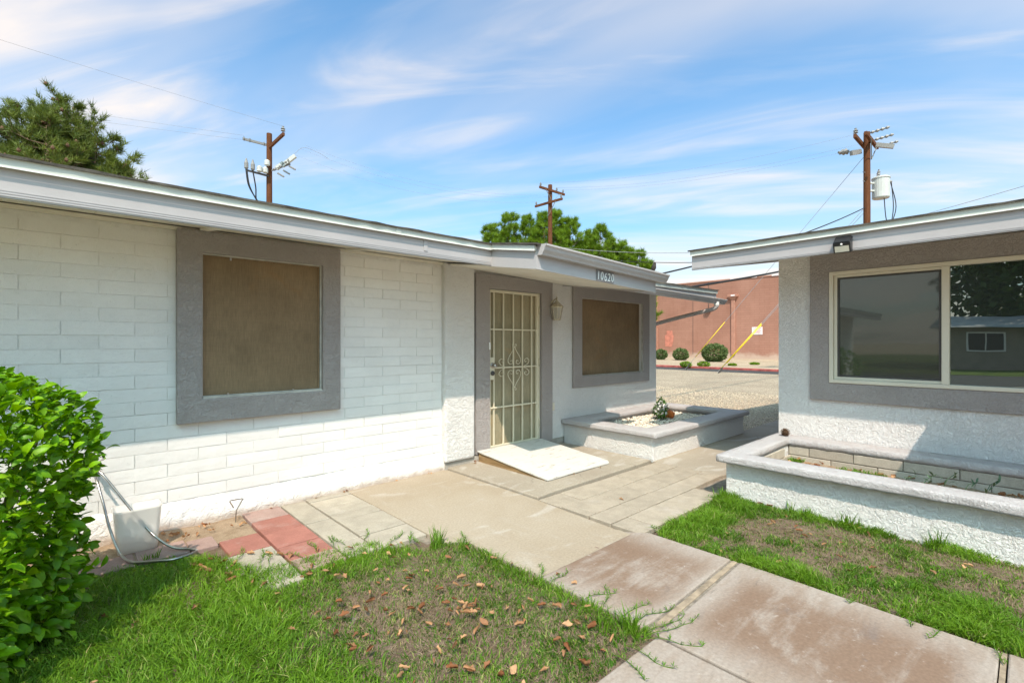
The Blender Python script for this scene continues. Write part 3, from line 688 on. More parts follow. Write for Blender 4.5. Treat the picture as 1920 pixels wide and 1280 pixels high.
for xx in (-1.9, 2.13): MB().box(xx, xx + .05, YF - .0335, YF - .0305, 2.430, 2.4805).build('lap_seam', 'drip', fas); MB().box(xx + .3, xx + .34, YF - .0065, YF - .0005, ZF + .052, 2.42).build('lap_seam', 'fascia', fas)
MB().box(-9.6, 3.238, YF - .036, YF - .027, 2.424, 2.431).build('drip_lip', 'white_paint', house)
def shingle_slab(name, x0, x1, y0, y1, zf, parent, seed=0, fr='y'):
    V = []; F = []; n = max(2, int(abs(x1 - x0) / .10)); ys = [y0, y0 + .25, (y0 + y1) / 2, y1]
    for i in range(n + 1):
        x = x0 + (x1 - x0) * i / n
        for j, y in enumerate(ys):
            jit = .010 * nz((x * 3, j, seed), 3) + random.uniform(-.003, .003) if j == 0 else 0
            V.append((x, y + jit, zf(x, y) + .014 + (.006 * nz((x, y, seed), 5) if j < 2 else 0)))
        for j, y in enumerate(ys): V.append((x, y + (.010 * nz((x * 3, j, seed), 3) if j == 0 else 0), zf(x, y) - .002))
    q = 2 * len(ys); L_ = len(ys)
    for i in range(n):
        a, b = i * q, (i + 1) * q
        for j in range(L_ - 1):
            F.append((a + j, b + j, b + j + 1, a + j + 1)); F.append((a + L_ + j, a + L_ + j + 1, b + L_ + j + 1, b + L_ + j))
        F.append((a, a + L_, b + L_, b))
    F.append(tuple([j for j in range(L_)] + [L_ + j for j in range(L_ - 1, -1, -1)])); e = n * q
    F.append(tuple([e + L_ + j for j in range(L_)] + [e + j for j in range(L_ - 1, -1, -1)]))
    return MB().add(V, F).build(name, 'shingle', parent)
ztop = lambda x, y: 2.486 + (y - YF) * SL
roof = shingle_slab('roof', -9.7, 3.24, YF - .045, 7.6, ztop, house, 1)
shingle_slab('roof_back', -9.7, 8.5, 11.4, 7.602, lambda x, y: ztop(x, 7.6) - (y - 7.6) * SL, roof, 2)
# entry extension: lower roof carried further out, gutter along its edge
YE = 3.165; TX = -.036
zt = lambda x: TX * (x - 3.25)
XE = 5.36
zsE = lambda x, y: 2.182 + zt(x) + (y - YE) * SL * .93
for a, b in ((3.275, 4.3), (4.304, XE - .022)):
    m = MB(); board(m, a, b, YE + .024, YW + .16, zsE, .012); m.build('soffit_panel', 'soffit', house)
MB().extrude_x([(YE, 2.165), (YE + .022, 2.165), (YE + .022, 2.385), (YE, 2.385)], 3.272, XE - .024, zt).build('fascia', 'fascia', house)
def rake(x0, x1, ya, yb, zb_a, zb_b, zt_a, zt_b, name, mat, parent):
    return MB().hexa([(x0, ya, zb_a), (x1, ya, zb_a), (x1, yb, zb_b), (x0, yb, zb_b), (x0, ya, zt_a), (x1, ya, zt_a), (x1, yb, zt_b), (x0, yb, zt_b)]).build(name, mat, parent)
rk = rake(3.248, 3.270, YE - .001, YF + .03, 2.163, 2.268, 2.375, 2.472, 'rake_board', 'fascia', house)
rake(3.222, 3.246, YE - .001, YF - .028, 2.335, 2.436, 2.384, 2.484, 'rake_strip', 'drip', rk)
rake(3.214, 3.221, YE - .001, YF - .03, 2.331, 2.432, 2.339, 2.440, 'rake_lip', 'white_paint', rk)
rk2 = rake(XE - .022, XE, YE - .001, YW, 2.163 + zt(XE), 2.163 + zt(XE) + .21, 2.380 + zt(XE), 2.38 + zt(XE) + .21, 'rake_board', 'fascia', house)
rake(XE + .001, XE + .020, YE - .001, YW, 2.333 + zt(XE), 2.333 + zt(XE) + .21, 2.384 + zt(XE), 2.384 + zt(XE) + .21, 'rake_strip', 'drip', rk2)
er = shingle_slab('entry_roof', 3.205, XE + .03, YE - .05, 4.60, lambda x, y: 2.392 + zt(x) + (y - YE) * SL, house, 4)
shingle_slab('roof_patch', 3.23, XE + .02, 4.602, 7.6, lambda x, y: ztop(x, y) + .0, house, 5)
def gutter(x0, x1, yf, zt0, tilt, parent, depth=.115, h=.098, name='gutter'):
    # K-style profile in (y,z), outer wall with ogee, built as a sheet with thickness
    prof = [(yf - .001, zt0), (yf - .001, zt0 - h), (yf - depth * .55, zt0 - h), (yf - depth * .62, zt0 - h * .82), (yf - depth * .80, zt0 - h * .55), (yf - depth * .88, zt0 - h * .28), (yf - depth, zt0 - h * .16), (yf - depth, zt0), (yf - depth + .010, zt0), (yf - depth + .010, zt0 - .004)]
    inn = [(y + .004, z + .004) for y, z in prof[::-1]]
    pr = prof[:8] + [(yf - depth + .010, zt0), (yf - depth + .008, zt0 - h * .12), (yf - depth * .80 + .008, zt0 - h * .30), (yf - depth * .72 + .006, zt0 - h * .57), (yf - depth * .52, zt0 - h + .006), (yf - .006, zt0 - h + .006), (yf - .006, zt0)]
    g_ = MB().extrude_x(pr, x0, x1, tilt).build(name, 'gutter', parent)
    for xx in (x0, x1 - .003):
        MB().extrude_x(prof[:8], xx - .001 if xx == x0 else xx, xx + .003 if xx == x0 else xx + .004, tilt).build('end_cap', 'gutter', g_)
    return g_
gu = gutter(3.262, 5.50, YE, 2.392, zt, house)
# house number on the entry fascia
zn = zt(4.31)
pl = MB().hexa([(4.158, YE - .006, 2.140 + zt(4.158) + .028), (4.472, YE - .006, 2.140 + zt(4.472) + .028), (4.472, YE - .001, 2.140 + zt(4.472) + .028), (4.158, YE - .001, 2.140 + zt(4.158) + .028), (4.158, YE - .006, 2.262 + zt(4.158) + .026), (4.472, YE - .006, 2.262 + zt(4.472) + .026), (4.472, YE - .001, 2.262 + zt(4.472) + .026), (4.158, YE - .001, 2.262 + zt(4.158) + .026)]).build('house_number_plate', 'plate', house)
def glyph(ch, size, name, mat, parent, loc, rot, shear=0., ext=.003, xs=1.0):
    cu = bpy.data.curves.new(name, 'FONT'); cu.body = ch; cu.size = size; cu.extrude = ext; cu.shear = shear; cu.align_x = 'CENTER'; cu.align_y = 'CENTER'
    t_ = bpy.data.objects.new(name, cu); COL.objects.link(t_); bpy.context.view_layer.update()
    dg = bpy.context.evaluated_depsgraph_get(); me = bpy.data.meshes.new_from_object(t_.evaluated_get(dg)); bpy.data.objects.remove(t_); me.materials.clear()
    me.transform(Matrix.LocRotScale(Vector(loc), rot.to_quaternion() if hasattr(rot, 'to_quaternion') else rot, Vector((xs, 1, 1))))
    return finish(name, me, mat, parent)
from mathutils import Euler
for i, ch in enumerate('10620'):
    x = 4.188 + i * .0635
    glyph(ch, .125, 'digit', 'white_paint', pl, (x, YE - .0095, 2.223 + zt(x) - (.004 if i == 2 else 0)), Euler((R(90), 0, 0)), .12, .003, .82)
# far part of the main eave with its gutter and downspout
zf2 = lambda x: .012 * (x - 5.4)
MB().extrude_x([(YF, 2.185), (YF + .022, 2.185), (YF + .022, 2.345), (YF, 2.345)], XE + .024, 8.47, zf2).build('fascia', 'fascia', house)
MB().extrude_x([(YF - .028, 2.295), (YF - .001, 2.295), (YF - .001, 2.352), (YF - .032, 2.352)], XE + .026, 8.48, zf2).build('drip_edge', 'drip', house)
shingle_slab('far_roof', XE + .032, 8.50, YF - .05, 7.6, lambda x, y: 2.358 + zf2(x) + (y - YF) * (SL + .03), house, 6)
m = MB(); board(m, XE + .03, 8.45, YF + .024, YW + .16, lambda x, y: 2.195 + zf2(x) + (y - YF) * SL, .012); m.build('soffit_panel', 'soffit', house)
m = MB(); board(m, 7.94, 8.45, YW + .165, 7.6, lambda x, y: 2.195 + zf2(x) + (y - YF) * SL, .012); m.build('soffit_panel', 'soffit', house)
rake(8.472, 8.492, YF, 7.6, 2.22, 2.22 + .66, 2.385, 2.385 + .66, 'rake_board', 'fascia', house)
g2 = gutter(XE + .03, 8.62, YF - .034, 2.262, lambda x: -.010 * (x - 5.4), house, .11, .085)
ds_ = MB().tube(curve([(8.30, 3.725, 2.16), (8.30, 3.725, 2.10), (8.28, 3.80, 2.045), (8.20, 4.05, 1.985), (8.10, 4.4, 1.90), (8.02, 4.78, 1.80), (7.985, 4.95, 1.72), (7.98, 4.97, 1.5), (7.98, 4.97, .15)], 60), .036, 8).build('downspout', 'gutter', house, smooth=True)
MB().tube([(8.30, 3.725, 2.175), (8.30, 3.725, 2.12)], .043, 10).build('outlet_collar', 'white_paint', ds_)
# vent cap on the entry roof
MB().lathe([(.035, 0), (.035, .05), (.07, .055), (.066, .085), (.03, .10), (0, .102)], (3.85, 3.9, 2.47), 12).build('roof_vent', 'white_paint', house, smooth=True)

# ------------------------------------------------------------------ right house
XH = 6.28; YC = 2.066; XF = 5.43
rh = thing('stucco_house', 'white stucco house with wide cream framed sliding window and grey surround', 'house', (9, -3, 0))
m = MB()
WY0, WY1, WZ0, WZ1 = -.395, 1.545, 1.02, 2.262
m.box(XH, XH + .2, WY1, YC, .02, 2.47); m.box(XH, XH + .2, -8.5, WY0, .02, 2.47); m.box(XH, XH + .2, WY0, WY1, .02, WZ0); m.box(XH, XH + .2, WY0, WY1, WZ1, 2.47)
m.box(XH + .2, 12.5, YC - .2, YC, .02, 2.47); m.box(XH + .2, 12.5, -8.5, -8.3, .02, 2.47)
m.build('stucco_wall', 'stucco_white', rh)
MB().box(XH + .03, 12.4, -8.4, YC - .03, -.06, .018).build('footing', 'concrete_footing', rh)
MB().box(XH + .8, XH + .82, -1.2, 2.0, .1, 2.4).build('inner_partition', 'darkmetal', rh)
# surround is a ring in the yz plane
def ring_yz(name, o, i, x0, x1, parent, mat, bevel):
    X = [(o[0], o[2]), (o[1], o[2]), (o[1], o[3]), (o[0], o[3])]; I = [(i[0], i[2]), (i[1], i[2]), (i[1], i[3]), (i[0], i[3])]
    V = [(x0, y, z) for y, z in X] + [(x0, y, z) for y, z in I] + [(x1, y, z) for y, z in X] + [(x1, y, z) for y, z in I]; F = []
    for a in range(4):
        b = (a + 1) % 4; F += [(b, a, 4 + a, 4 + b), (8 + a, 8 + b, 12 + b, 12 + a), (8 + a, a, b, 8 + b), (12 + b, 4 + b, 4 + a, 12 + a)]
    return MB().add(V, F).build(name, mat, parent, bevel=bevel)
rw = ring_yz('window', (-.585, 1.728, .828, 2.462), (-.385, 1.538, 1.028, 2.256), XH - .034, XH - .001, rh, 'stucco_trim', .010); rw['label'] = 'sliding window with cream frame, screened pane beside a clear reflecting pane'
ring_yz('window_frame', (-.384, 1.537, 1.029, 2.255), (-.345, 1.498, 1.068, 2.216), XH - .045, XH + .06, rw, 'cream_vinyl', .005)
ring_yz('sash', (.565, 1.497, 1.069, 2.215), (.600, 1.465, 1.098, 2.188), XH - .018, XH + .03, rw, 'cream_vinyl', .004)
MB().box(XH - .040, XH + .05, .540, .598, 1.069, 2.215).build('meeting_rail', 'cream_vinyl', rw, bevel=.004)
ring_yz('screen_frame', (.602, 1.463, 1.100, 2.186), (.620, 1.445, 1.117, 2.169), XH - .010, XH + .002, rw, 'darkmetal', .002)
MB().box(XH + .003, XH + .007, .618, 1.447, 1.115, 2.171).build('screened_pane', 'glass_screened', rw)
MB().box(XH + .012, XH + .018, -.345, .541, 1.068, 2.216).build('glass_pane', 'glass', rw)
for z in (1.20, 2.06): MB().box(XH - .016, XH - .002, 1.470, 1.492, z - .02, z + .02).build('screen_clip', 'darkmetal', rw)
# eave
ty = lambda y: .0075 * (2.73 - y)
YEND = 2.73
def along_y(m, prof, y0, y1):   # profile (x,z)
    n = len(prof); v = [(x, y0, z + ty(y0)) for x, z in prof] + [(x, y1, z + ty(y1)) for x, z in prof]
    return m.add(v, [tuple(range(n - 1, -1, -1)), tuple(range(n, 2 * n))] + [(i, (i + 1) % n, n + (i + 1) % n, n + i) for i in range(n)])
YX = -.30
rf = along_y(MB(), [(XF, 2.325), (XF + .022, 2.325), (XF + .022, 2.53), (XF, 2.53)], YX, YEND).build('fascia', 'fascia', rh)
for i, dz in enumerate((.012, .024)): along_y(MB(), [(XF - .004 + i * .001, 2.325 + dz - .003), (XF - .0005, 2.325 + dz - .003), (XF - .0005, 2.325 + dz + .003), (XF - .004 + i * .001, 2.325 + dz + .003)], YX, YEND).build('fascia_rib', 'fascia', rf)
along_y(MB(), [(XF - .026, 2.490), (XF - .001, 2.490), (XF - .001, 2.545), (XF - .030, 2.545)], YX, YEND + .01).build('drip_edge', 'drip', rh, bevel=.004)
along_y(MB(), [(XF - .036, 2.485), (XF - .027, 2.485), (XF - .027, 2.493), (XF - .036, 2.493)], YX, YEND + .01).build('drip_lip', 'white_paint', rh)
ro = shingle_slab('roof', -.3, 2.76, 0, 4.0, lambda a, b: 0, rh, 8)   # rebuilt below in place
def roof_xz(name, x0, x1, y0, y1, zf, parent, seed):
    V = []; F = []; n = max(2, int((y1 - y0) / .10)); xs = [x0, x0 + .25, (x0 + x1) / 2, x1]; L_ = 4
    for i in range(n + 1):
        y = y0 + (y1 - y0) * i / n
        for j, x in enumerate(xs): V.append((x + (.010 * nz((y * 3, j, seed), 3) + random.uniform(-.003, .003) if j == 0 else 0), y, zf(x, y) + .014 + (.006 * nz((x, y, seed), 5) if j < 2 else 0)))
        for j, x in enumerate(xs): V.append((x, y, zf(x, y) - .002))
    q = 8
    for i in range(n):
        a, b = i * q, (i + 1) * q
        for j in range(3): F.append((b + j, a + j, a + j + 1, b + j + 1)); F.append((a + 4 + j, b + 4 + j, b + 5 + j, a + 5 + j))
        F.append((b, b + 4, a + 4, a))
    F.append((0, 1, 2, 3, 7, 6, 5, 4)); e = n * q; F.append((e + 4, e + 5, e + 6, e + 7, e + 3, e + 2, e + 1, e))
    return MB().add(V, F).build(name, 'shingle', parent)
bpy.data.objects.remove(ro)
roof_xz('roof', XF - .045, 9.4, -8.9, YEND + .03, lambda x, y: 2.549 + ty(y) + (x - XF) * SL, rh, 8)
roof_xz('roof_back', 9.402, 13.3, -8.9, YEND + .03, lambda x, y: 2.549 + ty(y) + (9.4 - XF) * SL - (x - 9.4) * SL, rh, 9)
rsl = lambda x, y: 2.347 + ty(y) + (x - XF) * SL
y = YX
while y < YEND - .03:
    y1 = min(y + 1.22, YEND - .024); m = MB(); board(m, XF + .024, XH + .1 if y1 < YC else XH - .001, y + .002, y1 - .002, rsl, .012); m.build('soffit_panel', 'soffit', rh); y = y1
m = MB(); board(m, XH + .001, 9.4, YC + .005, YEND - .026, rsl, .012); m.build('soffit_panel', 'soffit', rh)
MB().hexa([(XF + .023, YEND - .022, 2.330), (9.4, YEND - .022, 2.33 + .58), (9.4, YEND, 2.33 + .58), (XF + .023, YEND, 2.330), (XF + .023, YEND - .022, 2.535), (9.4, YEND - .022, 2.535 + .58), (9.4, YEND, 2.535 + .58), (XF + .023, YEND, 2.535)]).build('rake_board', 'fascia', rh)
# entry extension of this roof (its edge shades the wall right of the window)
m = MB().hexa([(4.78, -2.6, 2.20), (XF, -2.6, 2.30), (XF, YX - .002, 2.30), (4.78, YX - .002, 2.20), (4.78, -2.6, 2.43), (XF, -2.6, 2.53), (XF, YX - .002, 2.53), (4.78, YX - .002, 2.43)])
m.build('entry_roof', 'fascia', rh)
MB().box(4.66, 4.779, -2.65, YX, 2.31, 2.42).build('gutter', 'gutter', rh, bevel=.02)

# ------------------------------------------------------------------ planters
def cap_ring(name, o, i, z0, z1, parent, mat, seed, per=.035, amp=.0048):
    oc = [(o[0], o[2]), (o[1], o[2]), (o[1], o[3]), (o[0], o[3])]; ic = [(i[0], i[2]), (i[1], i[2]), (i[1], i[3]), (i[0], i[3])]
    prof = [(0, 0.04), (0, .3), (0, .6), (.004, .9), (.03, 1), (.25, 1), (.5, 1), (.75, 1), (.97, 1), (.996, .9), (1, .5), (1, 0.0), (.5, 0)]
    V = []; st = 0
    for s_ in range(4):
        a, b = s_, (s_ + 1) % 4
        L_ = math.hypot(oc[b][0] - oc[a][0], oc[b][1] - oc[a][1]); n = max(3, int(L_ / per))
        for q in range(n):
            t = q / n
            O = (oc[a][0] + (oc[b][0] - oc[a][0]) * t, oc[a][1] + (oc[b][1] - oc[a][1]) * t); I = (ic[a][0] + (ic[b][0] - ic[a][0]) * t, ic[a][1] + (ic[b][1] - ic[a][1]) * t)
            for w, h in prof:
                x = O[0] + (I[0] - O[0]) * w; y = O[1] + (I[1] - O[1]) * w; z = z0 + (z1 - z0) * h
                d = amp * (nz((x, y, z), 9, seed) + .7 * nz((x, y, z), 26, seed + 3)); e = amp * (nz((x, y, z), 8, seed + 5) + .6 * nz((x, y, z), 24, seed + 8))
                k_ = 1 if h < .99 else .2
                V.append((x + d * k_, y + e * k_, z + (.7 * d if h < .95 else .25 * e)))
            st += 1
    p = len(prof); F = []
    for s_ in range(st):
        for k_ in range(p):
            a = s_ * p + k_; b = s_ * p + (k_ + 1) % p; c = ((s_ + 1) % st) * p + (k_ + 1) % p; d = ((s_ + 1) % st) * p + k_; F.append((a, d, c, b))
    return MB().add(V, F).build(name, mat, parent, smooth=True)
def wall_ring(name, o, t, z0, z1, parent, mat, bevel=.015):
    m = MB(); X = [(o[0], o[2]), (o[1], o[2]), (o[1], o[3]), (o[0], o[3])]; I = [(o[0] + t, o[2] + t), (o[1] - t, o[2] + t), (o[1] - t, o[3] - t), (o[0] + t, o[3] - t)]
    V = [(x, y, z0) for x, y in X] + [(x, y, z1) for x, y in X] + [(x, y, z0) for x, y in I] + [(x, y, z1) for x, y in I]; F = []
    for a in range(4):
        b = (a + 1) % 4; F += [(a, b, 4 + b, 4 + a), (8 + b, 8 + a, 12 + a, 12 + b), (4 + a, 4 + b, 12 + b, 12 + a), (b, a, 8 + a, 8 + b)]
    return m.add(V, F).build(name, mat, parent, bevel=bevel)
def stones(name, n, fx, rmin, rmax, mat, parent=None, kind='stuff'):
    base = np.array([(1, 0, 0), (-1, 0, 0), (0, 1, 0), (0, -1, 0), (0, 0, 1), (0, 0, -1)], float)
    s = .62; base = np.concatenate([base, np.array([(a, b, c) for a in (-s, s) for b in (-s, s) for c in (-s, s)])])
    from itertools import product
    F0 = []
    corner = {(a, b, c): 6 + i for i, (a, b, c) in enumerate(product((-1, 1), repeat=3))}
    ax = {(1, 0, 0): 0, (-1, 0, 0): 1, (0, 1, 0): 2, (0, -1, 0): 3, (0, 0, 1): 4, (0, 0, -1): 5}
    for d, vi in ax.items():
        i = [k for k in range(3) if d[k]][0]; j, l = (i + 1) % 3, (i + 2) % 3
        loop = []
        for sj, sl_ in ((-1, -1), (1, -1), (1, 1), (-1, 1)):
            c = [0, 0, 0]; c[i] = d[i]; c[j] = sj; c[l] = sl_; loop.append(corner[tuple(c)])
        if d[i] < 0: loop = loop[::-1]
        for k in range(4): F0.append((vi, loop[k], loop[(k + 1) % 4]))
    F0 = np.array(F0); P = np.array([fx() for _ in range(n)])
    V = []; 
    r = rng.uniform(rmin, rmax, n)
    jit = rng.uniform(.7, 1.2, (n, 14, 1)); sc = rng.uniform(.6, 1.2, (n, 1, 3)); ang = rng.uniform(0, 6.28, n)
    v = base[None] * jit * sc * r[:, None, None]; ca, sa = np.cos(ang)[:, None], np.sin(ang)[:, None]
    vx = v[..., 0] * ca - v[..., 1] * sa; vy = v[..., 0] * sa + v[..., 1] * ca
    v = np.stack([vx, vy, v[..., 2] * .8], -1) + P[:, None, :]
    F = (F0[None] + (np.arange(n) * 14)[:, None, None]).reshape(-1, 3)
    return raw_mesh(name, v.reshape(-1, 3), F, mat, None, parent, kind)
PL = (5.36, 8.13, 3.20, YW - .004)
pl_l = thing('planter', 'low white stucco planter bed filled with white rock under the far window', 'planter', (6.7, 3.9, 0))
wall_ring('planter_wall', PL, .2, -.02, .292, pl_l, 'stucco_white')
cap_ring('planter_cap', (5.305, 8.19, 3.135, YW - .006), (5.60, 7.86, 3.43, 4.40), .292, .360, pl_l, 'stucco_cap', 2)
MB().add([(5.57, 3.41, .200), (7.92, 3.41, .200), (7.92, 4.45, .200), (5.57, 4.45, .200)], [(0, 1, 2, 3)]).build('planter_soil', 'white_rock', pl_l)
stones('rock_fill', 4200, lambda: (random.uniform(5.58, 7.9), random.uniform(3.42, 4.44), .205 + .03 * random.random() + .025 * math.sin(random.random() * 3)), .012, .026, 'white_rock', pl_l)
PR = (4.71, XH - .004, -2.4, 2.025)
pl_r = thing('planter', 'long white stucco planter with empty leaf strewn bed along the right house', 'planter', (5.5, 0, 0))
wall_ring('planter_wall', PR, .15, -.05, .325, pl_r, 'stucco_white')
cap_ring('planter_cap', (4.632, XH - .006, -2.45, 2.085), (4.872, 5.975, -2.2, 1.865), .323, .392, pl_r, 'stucco_cap', 6)
def rough_soil(name, x0, x1, y0, y1, z, amp, mat, parent, res=.05):
    nx, ny = int((x1 - x0) / res), int((y1 - y0) / res); V = []; F = []
    for i in range(nx + 1):
        for j in range(ny + 1):
            x, y = x0 + (x1 - x0) * i / nx, y0 + (y1 - y0) * j / ny; V.append((x, y, z + amp * nz((x, y, 0), 4, 2) + amp * .5 * nz((x, y, 0), 13, 1)))
    for i in range(nx):
        for j in range(ny): a = i * (ny + 1) + j; F.append((a, a + ny + 1, a + ny + 2, a + 1))
    return MB().add(V, F).build(name, mat, parent, smooth=True)
rough_soil('planter_soil', 4.9, 6.07, -2.2, 1.9, .160, .018, 'dirt', pl_r)
# inner block lining on the house side and the end
lin = MB().box(5.995, 6.03, -2.2, 1.88, .05, .315).build('lining', 'planter_mortar', pl_r)
for c_ in range(2):
    zz = .118 + c_ * .1016; yy = 1.86 - (.2 if c_ % 2 else 0.0)
    if c_ % 2: MB().box(5.983, 6.0, 1.666, 1.86, zz + .003, zz + .098).build('block', 'planter_block', lin, bevel=.006)
    while yy > -1.6:
        a = yy - .405; MB().box(5.981 + random.uniform(-.005, .003), 6.0, a + .006, yy, zz + .003, zz + .098).build('block', 'planter_block', lin, bevel=.006); yy = a
    xx = 5.98 - (.2 if c_ % 2 else 0)
    while xx > 4.95: MB().box(max(xx - .405, 4.91), xx - .006, 1.838, 1.86, zz + .003, zz + .098).build('block', 'planter_block', lin, bevel=.005); xx -= .405

# ------------------------------------------------------------------ ramp
rp = thing('door_ramp', 'white painted plywood ramp with bare wooden sides at the barred door', 'ramp', (4.25, 4.0, .02))
zr = lambda y: .030 + (y - 3.44) / (4.60 - 3.44) * .105
RX0, RX1, RY0, RY1 = 3.70, 4.835, 3.44, 4.615
m = MB(); V = []; F = []; nx, ny = 18, 18
for tt in (0, 1):
    for i in range(nx + 1):
        for j in range(ny + 1):
            x = RX0 + (RX1 - RX0) * i / nx; y = RY0 + (RY1 - RY0) * j / ny
            if i == nx and j == 0: x -= .03; y += .03
            e = (.006 * nz((x, y, 0), 7, 3)) if (j == 0 or i in (0, nx)) else 0
            V.append((x + (e if i in (0, nx) else 0), y + (e if j == 0 else 0), zr(y) + (.012 if tt else 0) + .003 * nz((x, y, 0), 2.5)))
N_ = (nx + 1) * (ny + 1)
for i in range(nx):
    for j in range(ny):
        a = i * (ny + 1) + j; b = a + ny + 1; F.append((N_ + a, N_ + b, N_ + b + 1, N_ + a + 1)); F.append((a, a + 1, b + 1, b))
for i in range(nx):
    a = i * (ny + 1); b = a + ny + 1; F.append((a, b, N_ + b, N_ + a)); F.append((b + ny, a + ny, N_ + a + ny, N_ + b + ny))
for j in range(ny):
    F.append((j + 1, j, N_ + j, N_ + j + 1)); a = nx * (ny + 1) + j; F.append((a, a + 1, N_ + a + 1, N_ + a))
m.add(V, F).build('deck', 'ramp_top', rp)
for x0 in (RX0 + .012, RX1 - .055, (RX0 + RX1) / 2):
    MB().hexa([(x0, RY0 + .05, .022), (x0 + .04, RY0 + .05, .022), (x0 + .04, RY1 - .02, .022), (x0, RY1 - .02, .022), (x0, RY0 + .05, zr(RY0 + .05) - .004), (x0 + .04, RY0 + .05, zr(RY0 + .05) - .004), (x0 + .04, RY1 - .02, zr(RY1 - .02) - .004), (x0, RY1 - .02, zr(RY1 - .02) - .004)]).build('side_stringer', 'ramp_wood', rp)

# ------------------------------------------------------------------ wall lantern
ln = thing('wall_lantern', 'ornate brass wall lantern with ribbed glass beside the door', 'lantern', (5.085, YW - .12, 1.8))
LX, LY, LZ = 5.085, YW - .115, 1.785
MB().lathe([(.052, 0), (.052, .012), (.035, .022), (.02, .05), (.0, .052)], (LX - .02, YW - .001, 2.04), 16, (0, -1, 0)).build('back_plate', 'brass', ln, smooth=True)
MB().tube(curve([(LX - .02, YW - .04, 2.04), (LX - .01, YW - .08, 2.075), (LX, LY + .01, 2.085), (LX, LY, 2.04)], 20), .009, 8).build('arm', 'brass', ln, smooth=True)
MB().lathe([(.004, .27), (.010, .285), (.006, .30), (.011, .315), (.004, .335), (.0, .345)], (LX, LY, LZ), 10).build('finial', 'brass', ln, smooth=True)
MB().lathe([(.092, .185), (.097, .19), (.072, .215), (.040, .245), (.022, .265), (.010, .275)], (LX, LY, LZ), 8).build('roof_cap', 'brass', ln)
MB().lathe([(.080, .175), (.090, .186), (.05, .187)], (LX, LY, LZ), 8).build('top_rim', 'brass', ln)
MB().lathe([(.048, 0), (.056, .008), (.056, .018), (.02, .02)], (LX, LY, LZ), 8).build('base_rim', 'brass', ln)
for k_ in range(8):
    a, b = 2 * math.pi * k_ / 8, 2 * math.pi * (k_ + 1) / 8
    r0, r1 = .052, .082
    p = [(r0, a, .02), (r0, b, .02), (r1, b, .175), (r1, a, .175)]
    Vv = [(LX + r * math.cos(t), LY + r * math.sin(t), LZ + z) for r, t, z in p]; Vi = [(LX + (r - .003) * math.cos(t), LY + (r - .003) * math.sin(t), LZ + z) for r, t, z in p]
    MB().hexa([Vv[0], Vv[1], Vi[1], Vi[0], Vv[3], Vv[2], Vi[2], Vi[3]]).build('glass_panel', 'lantern_glass', ln)
    MB().tube([(LX + .054 * math.cos(a), LY + .054 * math.sin(a), LZ + .016), (LX + .085 * math.cos(a), LY + .085 * math.sin(a), LZ + .18)], .004, 5).build('rib', 'brass', ln)
MB().lathe([(.012, .03), (.016, .05), (.030, .09), (.026, .12), (.0, .135)], (LX, LY, LZ), 12).build('bulb', 'white_paint', ln, smooth=True)

# ------------------------------------------------------------------ solar flood light on the right fascia
fl = thing('solar_floodlight', 'small black solar flood light on the right house fascia', 'light', (XF - .05, 1.215, 2.40))
y0, y1 = 1.145, 1.285
MB().hexa([(XF - .060, y0, 2.318), (XF - .002, y0, 2.335), (XF - .002, y1, 2.335), (XF - .060, y1, 2.318), (XF - .098, y0, 2.408), (XF - .002, y0, 2.480), (XF - .002, y1, 2.480), (XF - .098, y1, 2.408)]).build('housing', 'black', fl, bevel=.005)
MB().hexa([(XF - .099, y0 + .008, 2.411), (XF - .012, y0 + .008, 2.476), (XF - .012, y1 - .008, 2.476), (XF - .099, y1 - .008, 2.411), (XF - .101, y0 + .008, 2.416), (XF - .014, y0 + .008, 2.481), (XF - .014, y1 - .008, 2.481), (XF - .101, y1 - .008, 2.416)]).build('solar_panel', 'black', fl)
MB().hexa([(XF - .0675, y0 + .014, 2.326), (XF - .060, y0 + .014, 2.326), (XF - .060, y1 - .014, 2.326), (XF - .0675, y1 - .014, 2.326), (XF - .0895, y0 + .014, 2.378), (XF - .080, y0 + .014, 2.378), (XF - .080, y1 - .014, 2.378), (XF - .0895, y1 - .014, 2.378)]).build('lens', 'cream_vinyl', fl)
MB().lathe([(.010, 0), (.009, .006), (.005, .010), (0, .011)], (XF - .0935, (y0 + y1) / 2, 2.394), 10, (-1, 0, -.3)).build('motion_sensor', 'white_paint', fl, smooth=True)

# ------------------------------------------------------------------ things by the wall: bin, hose, meter key
bk = thing('plastic_bin', 'translucent white plastic bin standing by the brick wall behind the hose', 'bin', (.39, 4.37, 0))
def rrect(cx, cy, hx, hy, r, n=5):
    P = []
    for sx, sy, a0 in ((1, 1, 0), (-1, 1, 90), (-1, -1, 180), (1, -1, 270)):
        for i in range(n + 1): a = R(a0 + 90 * i / n); P.append((cx + sx * (hx - r) + r * math.cos(a), cy + sy * (hy - r) + r * math.sin(a)))
    return P
V = []; lev = [(0.0, .112, .075), (.15, .124, .085), (.29, .136, .094), (.305, .142, .10), (.305, .134, .092), (.15, .120, .081), (.012, .108, .071)]
for z, hx, hy in lev: V += [(x, y, z) for x, y in rrect(.385, 4.37, hx, hy, .03)]
n = 24; F = [tuple(range(n - 1, -1, -1)), tuple(range(6 * n, 7 * n))]
for l in range(6):
    for k_ in range(n): F.append((l * n + k_, l * n + (k_ + 1) % n, (l + 1) * n + (k_ + 1) % n, (l + 1) * n + k_))
MB().add(V, F).build('tub', 'bucket', bk, smooth=True)
hose = thing('metal_hose', 'shiny metal garden hose looping from wall to lawn in front of the bin', 'hose', (.2, 4.4, 0))
